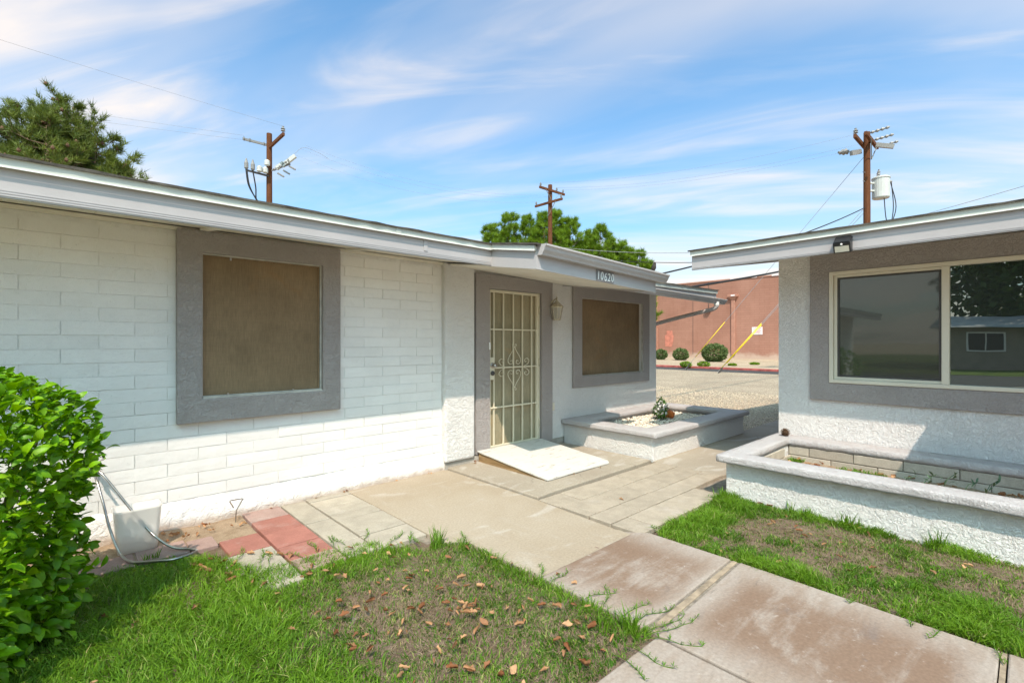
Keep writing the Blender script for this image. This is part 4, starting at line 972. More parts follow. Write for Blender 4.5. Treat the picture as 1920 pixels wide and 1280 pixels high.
hp1 = [(.16, 4.60, .52), (.17, 4.50, .50), (.20, 4.40, .36), (.23, 4.33, .20), (.27, 4.22, .07), (.32, 4.12, .012), (.42, 4.02, .010), (.55, 3.95, .012), (.68, 3.99, .012), (.66, 4.06, .012), (.56, 4.14, .03), (.46, 4.25, .12), (.36, 4.37, .27), (.26, 4.47, .44), (.19, 4.54, .55), (.16, 4.62, .56)]
def ribbed(pts, r, n): 
    c_ = curve(pts, n); return c_, [r * (1 + .05 * math.sin(i * 2.6)) for i in range(len(c_))]
c_, rs_ = ribbed(hp1, .0085, 300)
MB().tube(c_, rs_, 8).build('hose_line', 'steel', hose, smooth=True)
MB().tube([(.16, YW - .002, .55), (.16, YW - .07, .55), (.16, YW - .09, .52)], .013, 8).build('spigot', 'brass', hose, smooth=True)
key = MB().tube(curve([(1.045, 4.50, -.02), (1.048, 4.50, .05), (1.052, 4.50, .085)], 8) + [Vector(p) for p in ((1.098, 4.50, .165), (1.094, 4.50, .171), (1.005, 4.50, .173), (1.001, 4.50, .167), (1.030, 4.50, .108))], .005, 6).build('wire_stake', 'steel')
tag(key, 'bent wire stake with triangular handle stuck in the dirt by the wall', 'stake')

# dirt bed by the wall
structure(rough_soil('dirt_bed', -.6, 1.11, 4.10, YW - .02, -.012, .014, 'dirt', None))

# ------------------------------------------------------------------ leaf and blade meshes
def leaf_mesh(name, L_, W, nu, curl, fold, seed, mat, ser=0., obov=.55):
    V = []; F = []; rr = random.Random(seed)
    for i in range(nu + 1):
        t = i / nu
        w = W * (math.sin(math.pi * min(1, t ** (math.log(.5) / math.log(obov)))) ** .8 if 0 < t < 1 else 0.02) * (1 + (ser * (1 if i % 2 else -1)))
        z = curl * L_ * math.sin(t * math.pi * .9) * .5 - curl * L_ * .55 * t * t + rr.uniform(-.01, .01) * L_
        for s_ in (-1, 0, 1):
            V.append((s_ * w / 2, t * L_, z + (abs(s_) * fold * w) + (rr.uniform(-.03, .03) * W if s_ else 0)))
    for i in range(nu):
        for s_ in range(2): a = i * 3 + s_; F.append((a, a + 1, a + 4, a + 3))
    me = MB().add(V, F).mesh(name); me.materials.append(M[mat]); me.polygons.foreach_set('use_smooth', [True] * len(me.polygons)); return me
def dead_mesh(seed):
    rr = random.Random(seed); V = []; F = []; nu, nv = 5, 4
    cu, cv, tw = rr.uniform(.3, 1.8), rr.uniform(.6, 2.4), rr.uniform(-1.4, 1.4)
    for i in range(nu + 1):
        t = i / nu; w = (.72 * math.sin(math.pi * (t * .92 + .04)) ** .7) * (1 + rr.uniform(-.38, .25))
        for j in range(nv + 1):
            s_ = j / nv * 2 - 1
            V.append((s_ * w * .5 * math.cos(cv * s_ * .6), t - .5 + rr.uniform(-.03, .03), .22 * cv * abs(s_) ** 1.6 * w + .18 * cu * (t - .5) ** 2 + tw * s_ * (t - .5) * .35 + rr.uniform(-.08, .08)))
    for i in range(nu):
        for j in range(nv): a = i * (nv + 1) + j; F.append((a, a + 1, a + nv + 2, a + nv + 1))
    mz = min(v[2] for v in V); V = [(x, y, z - mz) for x, y, z in V]
    me = MB().add(V, F).mesh('fallen_leaf'); me.materials.append(M['dead_leaf']); me.polygons.foreach_set('use_smooth', [True] * len(me.polygons)); return me
DEAD = [dead_mesh(i) for i in range(9)]
def dead(x, y, z, label, group, s=None):
    o = bpy.data.objects.new('fallen_leaf', random.choice(DEAD)); COL.objects.link(o)
    s = s or random.uniform(.032, .060); o.scale = (s, s, s); o.location = (x, y, z); o.rotation_euler = (random.uniform(-.5, .5), random.uniform(-.5, .5), random.uniform(0, 6.28))
    return tag(o, label, 'leaf', group)

# ------------------------------------------------------------------ grass
def pip(poly):
    P_ = np.array(poly)
    def f(x, y):
        c = np.zeros(x.shape, bool)
        for i in range(len(P_)):
            (a, b), (d, e) = P_[i - 1], P_[i]
            if b == e: continue
            k_ = ((b > y) != (e > y)) & (x < (d - a) * (y - b) / (e - b) + a); c ^= k_
        return c
    return f
def vnoise(x, y, s, seed):
    r = np.random.default_rng(seed).random((64, 64)); fx, fy = x * s, y * s
    i, j = np.floor(fx).astype(int), np.floor(fy).astype(int); u, v = fx - i, fy - j; u = u * u * (3 - 2 * u); v = v * v * (3 - 2 * v)
    g_ = lambda a, b: r[a % 64, b % 64]
    return (g_(i, j) * (1 - u) + g_(i + 1, j) * u) * (1 - v) + (g_(i, j + 1) * (1 - u) + g_(i + 1, j + 1) * u) * v
def blades(name, x, y, h, wid, lean, rnd, mat, z0=-.03, kind='stuff', parent=None):
    n = len(x); a = rng.uniform(0, 2 * np.pi, n); la = rng.uniform(0, 2 * np.pi, n) * .7 + 9 * vnoise(x, y, 8, 31)
    wx, wy = np.cos(a) * wid / 2, np.sin(a) * wid / 2
    lx, ly = np.cos(la) * lean * h, np.sin(la) * lean * h
    V = np.zeros((n, 5, 3)); z = np.full(n, z0)
    V[:, 0] = np.stack([x - wx, y - wy, z], 1); V[:, 1] = np.stack([x + wx, y + wy, z], 1)
    mx, my, mz = x + lx * .35, y + ly * .35, z + h * .62
    V[:, 2] = np.stack([mx + wx * .8, my + wy * .8, mz], 1); V[:, 3] = np.stack([mx - wx * .8, my - wy * .8, mz], 1)
    V[:, 4] = np.stack([x + lx, y + ly, z + h * np.sqrt(np.clip(1 - .35 * lean ** 2, .25, 1))], 1)
    b = np.arange(n)[:, None] * 5
    F = np.concatenate([b + np.array([[0, 1, 2]]), b + np.array([[0, 2, 3]]), b + np.array([[3, 2, 4]])])
    return raw_mesh(name, V.reshape(-1, 3), F, mat, np.repeat(rnd, 5), parent, kind)
def sstep(v, a, b): t = np.clip((v - a) / (b - a), 0, 1); return t * t * (3 - 2 * t)
def lawn(name, poly, n, fn, label):
    xs, ys = [p[0] for p in poly], [p[1] for p in poly]; f = pip(poly)
    x = rng.uniform(min(xs), max(xs), n); y = rng.uniform(min(ys), max(ys), n)
    wob = .05 * (vnoise(x, y, 9, 5) - .5) ; k_ = f(x + wob, y + wob); x, y = x[k_], y[k_]
    dens, h, lush = fn(x, y)
    k_ = rng.random(len(x)) < dens; x, y, h, lush = x[k_], y[k_], h[k_], lush[k_]
    rnd = np.clip(.10 + .62 * lush + rng.normal(0, .2, len(x)) + .35 * (vnoise(x, y, 3, 8) - .5) + .5 * (vnoise(x, y, 1.1, 18) - .5), 0, .85)
    dry = rng.random(len(x)) < (.10 * (1 - lush) + .05); rnd[dry] = rng.uniform(.86, 1, dry.sum())
    o = blades(name, x, y, h * rng.uniform(.55, 1.25, len(x)), rng.uniform(.003, .0064, len(x)), rng.uniform(.2, 1.7, len(x)), rnd, 'grass')
    o['label'] = label; o['category'] = 'grass'; return o
def bump2(x, y, cx, cy, r): return np.exp(-((x - cx) ** 2 + (y - cy) ** 2) / (r * r))
def fL(x, y):
    bare = 1.1 * bump2(x, y, 1.28, 2.55, .22) + .8 * bump2(x, y, 1.55, 2.25, .18) + 1.0 * bump2(x, y, 1.2, 2.08, .20) + .8 * bump2(x, y, 1.78, 2.45, .14) + .8 * bump2(x, y, 1.55, 1.85, .18) + .7 * bump2(x, y, .55, 3.45, .18)
    nn = vnoise(x, y, 4.5, 3) * .6 + vnoise(x, y, 13, 4) * .4
    bare = np.clip(bare * (.1 + 1.25 * nn), 0, 1)
    left = sstep(x + .35 * (vnoise(x, y, 2, 9) - .5), 1.25, .65)
    edge = np.maximum(sstep(x, 2.02, 2.16), sstep(y, 2.85, 3.15))
    lush = np.clip(np.maximum(left, edge * .75) * (.6 + .6 * nn), 0, 1)
    clump = .12 + 1.25 * (.6 * vnoise(x, y, 22, 6) + .4 * vnoise(x, y, 48, 7))
    dens = np.clip((.55 + .30 * lush) * clump * (1 - .86 * bare), 0, 1)
    fall = sstep(y, 4.1, 3.75) * .5 + .5
    h = .022 + .048 * lush + .024 * nn - .010 * bare
    return dens, h * fall, lush * (1 - .5 * bare)
def fR(x, y):
    nn = vnoise(x, y, 5, 13) * .6 + vnoise(x, y, 14, 14) * .4
    e1 = np.maximum(sstep(x, 3.58, 3.42) * (.25 + 1.1 * sstep(vnoise(x, y, 2.6, 41), .35, .7)), sstep(y, 1.55, 1.85)); e2 = bump2(x, y, 3.52, .25, .30); e3 = sstep(x, 4.5, 4.66) * (.25 + .9 * sstep(vnoise(x, y, 3.2, 21), .45, .7))
    lush = np.clip(np.maximum(np.maximum(e1, e2 * 1.3), e3) * (.5 + .7 * nn), 0, 1)
    patch = sstep(nn, .42, .68)
    dens = np.clip((.20 + .42 * patch + .75 * lush) * (.1 + 1.3 * vnoise(x, y, 30, 16)), 0, 1)
    return dens, .020 + .050 * lush + .018 * patch, .25 + .75 * lush
lawn('front_lawn', LAWN_L, 300000, fL, 'green front lawn of long uneven grass')
lawn('side_lawn', LAWN_R, 150000, fR, 'patchy thin grass strip between path and right planter')
# dead thatch in the bare patches
def thatch(name, poly, n, lab):
    xs, ys = [p[0] for p in poly], [p[1] for p in poly]; f = pip(poly); x = rng.uniform(min(xs), max(xs), n); y = rng.uniform(min(ys), max(ys), n); k_ = f(x, y); x, y = x[k_], y[k_]
    o = blades(name, x, y, rng.uniform(.015, .035, len(x)), rng.uniform(.002, .004, len(x)), rng.uniform(1.0, 2.2, len(x)), rng.random(len(x)), 'dry_grass', -.03); o['label'] = lab; o['category'] = 'grass'
thatch('dry_thatch', [(.6, 3.3), (2.18, 2.9), (2.18, 1.32), (.6, 1.32)], 20000, 'dead straw coloured thatch in the bare lawn patches')
thatch('dry_thatch', LAWN_R, 24000, 'dead straw coloured thatch in the side strip')
# runners of grass creeping over the paving
def runners(name, seeds, lab):
    m = MB(); 
    for (x, y, a, L_) in seeds:
        pts = []; px, py = x, y
        for i in range(7): pts.append((px, py, .006 + .006 * math.sin(i))); a += random.uniform(-.35, .35); px += math.cos(a) * L_ / 6; py += math.sin(a) * L_ / 6
        m.tube(pts, .0018, 4)
        for i in range(1, 7):
            for q in range(6):
                b = random.uniform(0, 6.28); l = random.uniform(.014, .032); p = Vector(pts[i]); tip = p + Vector((math.cos(b) * l, math.sin(b) * l, random.uniform(.006, .025))); s_ = Vector((-math.sin(b), math.cos(b), 0)) * .0022
                mid = (p + tip) / 2 + Vector((0, 0, .006)); m.add([p, mid + s_, tip, mid - s_], [(0, 1, 2, 3)])
    me = m.mesh(name); a_ = me.attributes.new('rnd', 'FLOAT', 'POINT'); a_.data.foreach_set('value', np.full(len(me.vertices), .35, np.float32))
    o = finish(name, me, 'grass'); o['kind'] = 'stuff'; o['label'] = lab; o['category'] = 'grass'
runners('creeping_grass', [(2.12, 1.35, -.3, .34), (2.15, 1.32, -.7, .36), (2.1, 1.33, -1.1, .30), (2.2, 1.5, .2, .22), (2.19, 1.62, .5, .25), (2.2, 1.75, .1, .20), (2.18, 2.0, .3, .2), (2.2, 2.1, .8, .16), (2.2, 1.42, 0, .3), (2.0, 1.35, -1.2, .25), (1.9, 1.34, -1.5, .2), (2.15, 2.85, .6, .18), (2.05, 3.02, 1.0, .15),
                            (1.3, 3.42, 1.4, .2), (1.5, 3.4, 1.5, .2), (1.62, 3.35, 1.2, .22), (1.75, 3.2, 1.0, .2), (1.85, 3.1, .9, .2), (1.2, 3.4, 1.7, .22), (1.0, 3.45, 1.6, .25), (.95, 3.5, 1.2, .2), (1.9, 3.02, 1.2, .15), (.85, 3.65, 1.0, .2), (1.42, 3.42, .9, .2)], 'grass runners creeping over the edge of the path and pavers')
runners('creeping_grass', [(3.36, .4, 2.6, .14), (3.36, .3, 3.0, .2), (3.35, .15, 3.3, .2), (3.36, .7, 2.9, .1), (3.45, 1.95, 2.0, .12), (4.68, .9, 1.4, .1), (4.66, .45, 1.2, .12), (4.6, 2.02, 2.2, .12)], 'grass runners at the edges of the side strip')
def weeds(name, spots, lab):
    m = MB()
    for x, y, h in spots:
        for q in range(16):
            b = random.uniform(0, 6.28); l = h * random.uniform(.5, 1); p = Vector((x + random.uniform(-.03, .03), y + random.uniform(-.03, .03), -.02))
            tip = p + Vector((math.cos(b) * l * .45, math.sin(b) * l * .45, l)); s_ = Vector((-math.sin(b), math.cos(b), 0)) * .003; mid = p * .5 + tip * .5 + Vector((0, 0, l * .12))
            m.add([p - s_, p + s_, mid + s_, tip, mid - s_], [(0, 1, 2, 4), (4, 2, 3)])
    me = m.mesh(name); a_ = me.attributes.new('rnd', 'FLOAT', 'POINT'); a_.data.foreach_set('value', np.full(len(me.vertices), .45, np.float32)); o = finish(name, me, 'grass'); o['kind'] = 'stuff'; o['label'] = lab; o['category'] = 'grass'
weeds('weed_tufts', [(4.66, 1.05, .16), (4.66, .98, .13), (4.67, .45, .17), (4.65, .5, .14), (4.68, 1.45, .12), (4.67, 1.3, .11), (4.6, 2.0, .13), (4.55, 2.02, .14), (4.64, 1.9, .1), (4.5, 2.0, .12)], 'taller weeds along the foot of the right planter')
weeds('weed_tufts', [(2.16, 1.42, .15), (2.14, 1.40, .13), (2.05, 1.5, .11), (2.02, 2.98, .16), (1.98, 2.95, .14), (2.04, 3.0, .12), (.42, 4.12, .07), (.46, 4.1, .08)], 'taller grass tufts at the lawn corners')

# ------------------------------------------------------------------ fallen leaves
LG = 'leaves on the front lawn'
spots = [(1.28, 2.55, .30, 15, 'in the upper bare patch of the front lawn'), (1.5, 2.2, .3, 18, 'in the middle of the thin front lawn'), (1.2, 2.1, .28, 14, 'in the lower bare patch of the front lawn'), (1.75, 2.45, .28, 16, 'on the front lawn near the patio slab edge'), (1.85, 2.0, .3, 14, 'on the front lawn beside the path'), (1.6, 1.75, .3, 18, 'on the front lawn nearest the bottom of the picture'), (1.0, 2.9, .35, 9, 'on the lush grass left of the bare patches'), (.72, 3.75, .12, 18, 'in the pile at the lawn corner below the bin'), (.8, 3.5, .13, 11, 'on grass beside the pale paver at the lawn edge'), (1.95, 1.6, .22, 13, 'on the pointed lawn corner by the path joint'), (1.7, 2.95, .2, 9, 'on the tall grass along the upper lawn edge'), (.4, 3.2, .3, 6, 'on the grass near the shrub'), (1.4, 3.2, .2, 7, 'on the grass below the red pavers')]
inLp = pip(LAWN_L)
for cx, cy, r, n, where in spots:
    for _ in range(n):
        x, y = random.gauss(cx, r * .7), random.gauss(cy, r * .7)
        if inLp(np.array([x]), np.array([y]))[0]: dead(x, y, random.uniform(-.004, .022), 'dry brown curled leaf ' + where, LG)
for _ in range(26):
    x, y = random.uniform(3.42, 4.66), random.uniform(0, 1.95); dead(x, y, random.uniform(-.012, .004), 'dry brown leaf fallen on the patchy side strip', 'leaves on the side strip', random.uniform(.028, .055))
for x, y in ((4.7, .96), (4.68, 1.0), (4.64, .93), (4.66, 1.02), (4.7, 1.7), (4.69, 1.62), (4.68, 1.9)): dead(x, y, -.008, 'dry brown leaf fallen on the patchy side strip', 'leaves on the side strip', .05)
for _ in range(22):
    x = random.uniform(.55, 1.09); dead(x, random.uniform(4.34, 4.60), .004, 'dry brown leaf in the dirt bed along the brick wall', 'leaves in the dirt bed', random.uniform(.03, .05))
for x, y in ((1.1, 3.55), (1.15, 3.48), (1.05, 3.62), (.95, 3.7), (1.32, 3.45)): dead(x, y, .004, 'dry brown leaf on the pavers at the lawn edge', 'leaves on the pavers', .055)
for x, y in ((2.3, 2.05), (2.28, 1.9)): dead(x, y, .003, 'dry brown leaf on the concrete at the front lawn edge', 'leaves on the path edge', .045)
for x, y in ((4.55, 3.40), (4.12, 3.43)): dead(x, y, .024, 'small brown leaf at the front edge of the white ramp', 'leaves at the ramp edge', .035)
for x, y in ((3.72, 4.62), (3.62, 4.55), (3.66, 4.60)): dead(x, y, .026, 'brown leaf tucked beside the back corner of the ramp', 'leaves beside the ramp', .04)
dead(3.83, 2.62, .003, 'single brown leaf on the grey patio pavers', 'leaves on patio', .04)
for x, y in ((2.02, 4.6), (2.06, 4.62), (2.6, 4.61), (3.0, 4.61), (3.03, 4.6), (1.35, 4.6), (1.75, 4.61)): dead(x, y, .003, 'small brown leaf against the foot of the brick wall', 'leaves along the wall foot', .032)
for _ in range(52):
    y = random.uniform(-.1, 1.8); x = 5.45 + .52 * random.random() ** .7; dead(x, y, .166 + random.uniform(0, .02), 'dry brown leaf lying in the long right planter', 'leaves in the right planter', random.uniform(.035, .065))
for _ in range(10):
    dead(random.uniform(5.65, 6.5), random.uniform(4.15, 4.38), .255, 'small brown leaf on the white rock of the left planter', 'leaves in the left planter', random.uniform(.025, .04))

# ------------------------------------------------------------------ shrub at left
sh = thing('leafy_shrub', 'bright green leafy shrub at the left in front of the brick wall', 'shrub', (-.35, 3.45, -.03))
LEAF = [leaf_mesh('leaf', 1, .46, 6, random.uniform(.1, .35), random.uniform(.05, .22), i, 'shrub_leaf', .05, .56) for i in range(5)]
SC = [(-.35, 3.42, .485), (-.95, 3.55, .55), (-.52, 3.04, .43)]
def rad(z): return np.interp(z, [0, .12, .3, .6, .9, 1.08, 1.22, 1.33], [.78, .80, .80, .88, 1.0, .92, .66, .1])
lv = []
tries = 0
while len(lv) < 9500:
    c0 = SC[0] if random.random() < .66 else random.choice(SC[1:])
    z = random.uniform(.02, 1.32); a = random.uniform(0, 6.283)
    rmax = c0[2] * float(rad(z)) * (1 + .20 * nz((math.cos(a) * 1.2, math.sin(a) * 1.2, z * 2.2), 1.7, c0[2] * 10) + .10 * nz((math.cos(a), math.sin(a), z), 6, 4))
    d = rmax * (1 - abs(random.gauss(0, .16))); 
    if d < .05: continue
    p = Vector((c0[0] + d * math.cos(a), c0[1] + d * math.sin(a), z)); out = Vector((math.cos(a), math.sin(a), (z - .75) * 1.0)).normalized()
    lv.append((p, out, d / rmax))
CAMP = Vector((0, 0, 1.48))
def leafmatrix(p, out, s):
    dirn = (out * random.uniform(.3, 1.0) + Vector((random.gauss(0, .5), random.gauss(0, .5), random.gauss(.25, .4)))).normalized()
    nrm = (out * .7 + Vector((0, 0, .9)) + Vector((random.gauss(0, .35), random.gauss(0, .35), 0))); nrm = (nrm - dirn * nrm.dot(dirn)).normalized(); xax = dirn.cross(nrm)
    Mx = Matrix((xax, dirn, nrm)).transposed().to_4x4(); return Matrix.Translation(p) @ Mx @ Matrix.Scale(s, 4)
score = []
for i, (p, out, q) in enumerate(lv):
    tocam = (CAMP - p).normalized(); fwd = (p.x * .6804 + p.y * .7329); rr_ = p.x * .7329 - p.y * .6804; u = 960 + 905 * rr_ / max(fwd, .1)
    score.append((out.dot(tocam) + 1.2 * q + (-3 if u < -20 else 0), i))
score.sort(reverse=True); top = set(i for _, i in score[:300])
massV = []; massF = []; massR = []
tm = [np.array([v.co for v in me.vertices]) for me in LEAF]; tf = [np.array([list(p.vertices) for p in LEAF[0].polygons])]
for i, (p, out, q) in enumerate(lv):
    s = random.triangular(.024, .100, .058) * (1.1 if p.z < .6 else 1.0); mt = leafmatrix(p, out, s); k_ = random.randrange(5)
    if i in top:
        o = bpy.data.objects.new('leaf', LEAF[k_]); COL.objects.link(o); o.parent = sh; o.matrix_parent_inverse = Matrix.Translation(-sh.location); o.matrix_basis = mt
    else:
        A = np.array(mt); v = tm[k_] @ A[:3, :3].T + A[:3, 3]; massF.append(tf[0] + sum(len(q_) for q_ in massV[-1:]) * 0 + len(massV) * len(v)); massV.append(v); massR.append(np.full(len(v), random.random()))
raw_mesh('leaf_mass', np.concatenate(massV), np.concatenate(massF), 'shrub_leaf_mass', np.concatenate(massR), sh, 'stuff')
m = MB()
for c0 in SC:
    for q in range(9):
        a = random.uniform(0, 6.28); r = c0[2] * random.uniform(.3, .85); b = Vector((c0[0] + random.uniform(-.05, .05), c0[1] + random.uniform(-.05, .05), -.03)); e = Vector((c0[0] + r * math.cos(a), c0[1] + r * math.sin(a), random.uniform(.6, 1.2)))
        m.tube([b, b.lerp(e, .4) + Vector((0, 0, .12)), e], [.014, .009, .003], 6)
m.build('stem', 'bark', sh)
# thin leafy twig reaching over the hose, low twig over the pavers
for k_, (a, b, n) in enumerate((((.0, 4.0, .62), (.20, 4.30, .68), 5), ((-.05, 3.75, .14), (.16, 3.80, .13), 8), ((-.05, 3.6, .10), (.10, 3.55, .12), 6))):
    a, b = Vector(a), Vector(b); MB().tube([a, a.lerp(b, .5) + Vector((0, 0, .03)), b], .0025, 5).build('twig', 'bark', sh)
    for q in range(n):
        t_ = (q + 1) / n; p = a.lerp(b, t_) + Vector((0, 0, .03 * math.sin(t_ * 3.14))); o = bpy.data.objects.new('leaf', LEAF[q % 5]); COL.objects.link(o); o.parent = sh; o.matrix_parent_inverse = Matrix.Translation(-sh.location)
        o.matrix_basis = leafmatrix(p, (b - a).normalized() + Vector((random.gauss(0, .5), random.gauss(0, .5), .2)), .03 if k_ == 0 else .07)

# ------------------------------------------------------------------ small things on the planters
fp = thing('tipped_flower_pot', 'tipped orange flower pot with white flowers on the planter rocks', 'flower pot', (6.95, 4.05, .26))
ax = Vector((-.733, .62, .30)).normalized(); base = Vector((7.075, 3.865, .322))
MB().lathe([(.05, 0), (.062, .05), (.074, .11), (.082, .112), (.082, .135), (.072, .136), (.06, .08)], base, 18, ax).build('pot', 'terracotta', fp, smooth=True)
V = []; F = []; Rr = []
fc = Vector((6.93, 4.0, .40))
lt = leaf_mesh('tmp', 1, .5, 3, .2, .1, 3, 'flower_leaf'); lt_v = np.array([v.co for v in lt.vertices]); lt_f = np.array([list(p.vertices) for p in lt.polygons])
flw = []
for i in range(520):
    d = Vector((random.gauss(0, 1), random.gauss(0, 1), random.gauss(0, 1))).normalized(); z = d.z
    p = fc + Vector((d.x * .125, d.y * .125, d.z * .155)) * random.uniform(.55, 1.0)
    if z > 0: p = Vector((fc.x + (p.x - fc.x) * (1 - .55 * max(0, (p.z - fc.z) / .16)), fc.y + (p.y - fc.y) * (1 - .55 * max(0, (p.z - fc.z) / .16)), p.z + .03 * z))
    if p.z < .25: continue
    A = np.array(leafmatrix(p, d, random.uniform(.03, .05))); V.append(lt_v @ A[:3, :3].T + A[:3, 3]); F.append(lt_f + len(Rr) * len(lt_v)); Rr.append(np.full(len(lt_v), random.random()))
    if i % 5 == 0: flw.append(p + d * .016)
raw_mesh('foliage', np.concatenate(V), np.concatenate(F), 'flower_leaf', np.concatenate(Rr), fp)
fm = MB()
for k_ in range(6):
    a = k_ * math.pi / 3; fm.add([(0, 0, 0), (.011 * math.cos(a - .4), .011 * math.sin(a - .4), .004), (.019 * math.cos(a), .019 * math.sin(a), .003), (.011 * math.cos(a + .4), .011 * math.sin(a + .4), .004)], [(0, 1, 2, 3)])
fme = fm.mesh('flower'); fme.materials.append(M['petal'])
for p in flw:
    o = bpy.data.objects.new('flower', fme); COL.objects.link(o); o.parent = fp; o.matrix_parent_inverse = Matrix.Translation(-fp.location); o.location = p; d = (p - fc).normalized(); o.rotation_euler = d.to_track_quat('Z', 'Y').to_euler(); o.scale = (random.uniform(1.0, 1.6),) * 3
def pinecone(loc, r, label):
    t_ = thing('pine_cone', label, 'pine cone', loc); loc = Vector(loc)
    MB().lathe([(.2 * r, -.9 * r), (.75 * r, -.5 * r), (.85 * r, 0), (.6 * r, .55 * r), (.15 * r, .95 * r)], loc + Vector((0, 0, r * .95)), 12).build('core', 'cone', t_)
    m = MB(); n = 70
    for i in range(n):
        zt_ = -1 + 2 * (i + .5) / n; rr = math.sqrt(1 - zt_ * zt_) * .95 * r + .1 * r; a = i * 2.39996
        c_ = loc + Vector((rr * math.cos(a), rr * math.sin(a), zt_ * r + r * .95)); d = Vector((math.cos(a), math.sin(a), .35)); s_ = Vector((-math.sin(a), math.cos(a), 0)) * r * .2
        m.add([c_ - d * r * .3 - s_, c_ - d * r * .3 + s_, c_ + d * r * .14 + s_ * .8, c_ + d * r * .14 - s_ * .8, c_ + d * r * .1 + Vector((0, 0, r * .1))], [(0, 1, 2, 3), (3, 2, 4), (0, 3, 4), (1, 4, 2)])
    m.build('scales', 'cone', t_)
pinecone((6.13, 1.945, .393), .043, 'brown pine cone resting on the corner of the right planter cap')
# olive sprig in the right planter
sp = thing('olive_sprig', 'grey green leafy sprig lying in the right planter', 'sprig', (5.55, .55, .14))
for k_ in range(5):
    a = Vector((5.45 + .06 * k_, .80 - .13 * k_, .17)); b = a + Vector((.10, -.10, .12 + .03 * (k_ % 3))); MB().tube([a, a.lerp(b, .5) + Vector((0, .01, .03)), b], .003, 5).build('stem', 'olive', sp)
    for q in range(7):
        p = a.lerp(b, .15 + q * .14); me = LEAFO = None
        if k_ == 0 and q == 0: OL = [leaf_mesh('leaf', 1, .26, 4, .2, .1, 40 + i, 'olive') for i in range(3)]
        o = bpy.data.objects.new('leaf', OL[q % 3]); COL.objects.link(o); o.parent = sp; o.matrix_parent_inverse = Matrix.Translation(-sp.location); o.matrix_basis = leafmatrix(p, Vector((random.gauss(0, 1), random.gauss(0, 1), .5)).normalized(), random.uniform(.05, .08))
def clump_weed(lab, x0, x1, y0, y1, z, n):
    x, y = rng.uniform(x0, x1, n), rng.uniform(y0, y1, n)
    o = blades('planter_weeds', x, y, rng.uniform(.03, .07, n), rng.uniform(.006, .010, n), rng.uniform(.3, 1.2, n), rng.uniform(.2, .7, n), 'grass', z); o['label'] = lab; o['category'] = 'weeds'
clump_weed('low green weeds along the back of the right planter', 5.55, 5.9, .95, 1.35, .155, 500)
clump_weed('small green weed in the far corner of the right planter', 5.80, 5.95, 1.70, 1.82, .155, 160)
# curl of pale dry husk on the strip
hk = leaf_mesh('dry_husk', .17, .022, 8, .5, .3, 77, 'dry_grass'); ho = finish('dry_husk', hk, None); ho.location = (3.78, 1.42, .02); ho.rotation_euler = (R(25), R(10), R(20)); tag(ho, 'pale curled dry husk standing in the side strip', 'husk')
# bird on the gutter end
bd = thing('small_bird', 'small dark bird perched on the far end of the entry gutter', 'bird', (5.16, 3.055, 2.33))
bz = 2.392 + zt(5.16)
def bird():
    m = MB(); prof = []; P = [((5.165, 3.10, bz - .045), .006), ((5.163, 3.09, bz - .01), .010), ((5.16, 3.078, bz + .02), .022), ((5.156, 3.068, bz + .045), .028), ((5.152, 3.06, bz + .068), .021), ((5.15, 3.056, bz + .084), .019), ((5.146, 3.052, bz + .099), .014), ((5.142, 3.047, bz + .104), .004), ((5.136, 3.040, bz + .102), .0015)]
    m.tube([p for p, r in P], [r for p, r in P], 10).build('body', 'bird', bd, smooth=True)
    MB().hexa([(5.160, 3.09, bz - .06), (5.174, 3.09, bz - .06), (5.174, 3.095, bz - .06), (5.160, 3.095, bz - .06), (5.158, 3.085, bz + .02), (5.170, 3.085, bz + .02), (5.170, 3.092, bz + .02), (5.158, 3.092, bz + .02)]).build('tail', 'bird', bd)
    MB().tube([(5.152, 3.062, bz + .02), (5.152, 3.060, bz - .001)], .002, 4).build('leg', 'bird', bd); MB().tube([(5.166, 3.064, bz + .02), (5.166, 3.062, bz - .001)], .002, 4).build('leg', 'bird', bd)
bird()
# pebbles on the gravel lot, near part
st_ = stones('gravel', 5200, lambda: (random.uniform(8.2, 15), random.uniform(3.32, 9), -.04), .008, .022, 'pebble'); st_['label'] = 'loose tan gravel of the lot behind the houses'; st_['category'] = 'gravel'

# ------------------------------------------------------------------ trees
def needles(points, n_per, L_, w, matname, name, parent):
    P_ = np.array([p for p, d in points]); D = np.array([d for p, d in points]); n = len(P_)
    dr = rng.normal(0, 1, (n, n_per, 3)); dr /= np.linalg.norm(dr, axis=2, keepdims=True); dr = dr * .85 + D[:, None, :] * .75 + np.array([0, 0, .25]); dr /= np.linalg.norm(dr, axis=2, keepdims=True)
    ln_ = L_ * rng.uniform(.6, 1.15, (n, n_per, 1)); c = P_[:, None, :] + rng.normal(0, L_ * .12, (n, n_per, 3)); tip = c + dr * ln_
    s_ = np.cross(dr, rng.normal(0, 1, (n, n_per, 3))); s_ /= np.linalg.norm(s_, axis=2, keepdims=True) + 1e-6; s_ *= w / 2
    V = np.stack([c - s_, c + s_, tip], 2).reshape(-1, 3); F = np.arange(len(V)).reshape(-1, 3)
    r = np.repeat(np.clip(rng.uniform(0, 1, n)[:, None] * .7 + rng.uniform(0, .3, (n, n_per)), 0, 1).ravel(), 3)
    return raw_mesh(name, V, F, matname, r, parent)
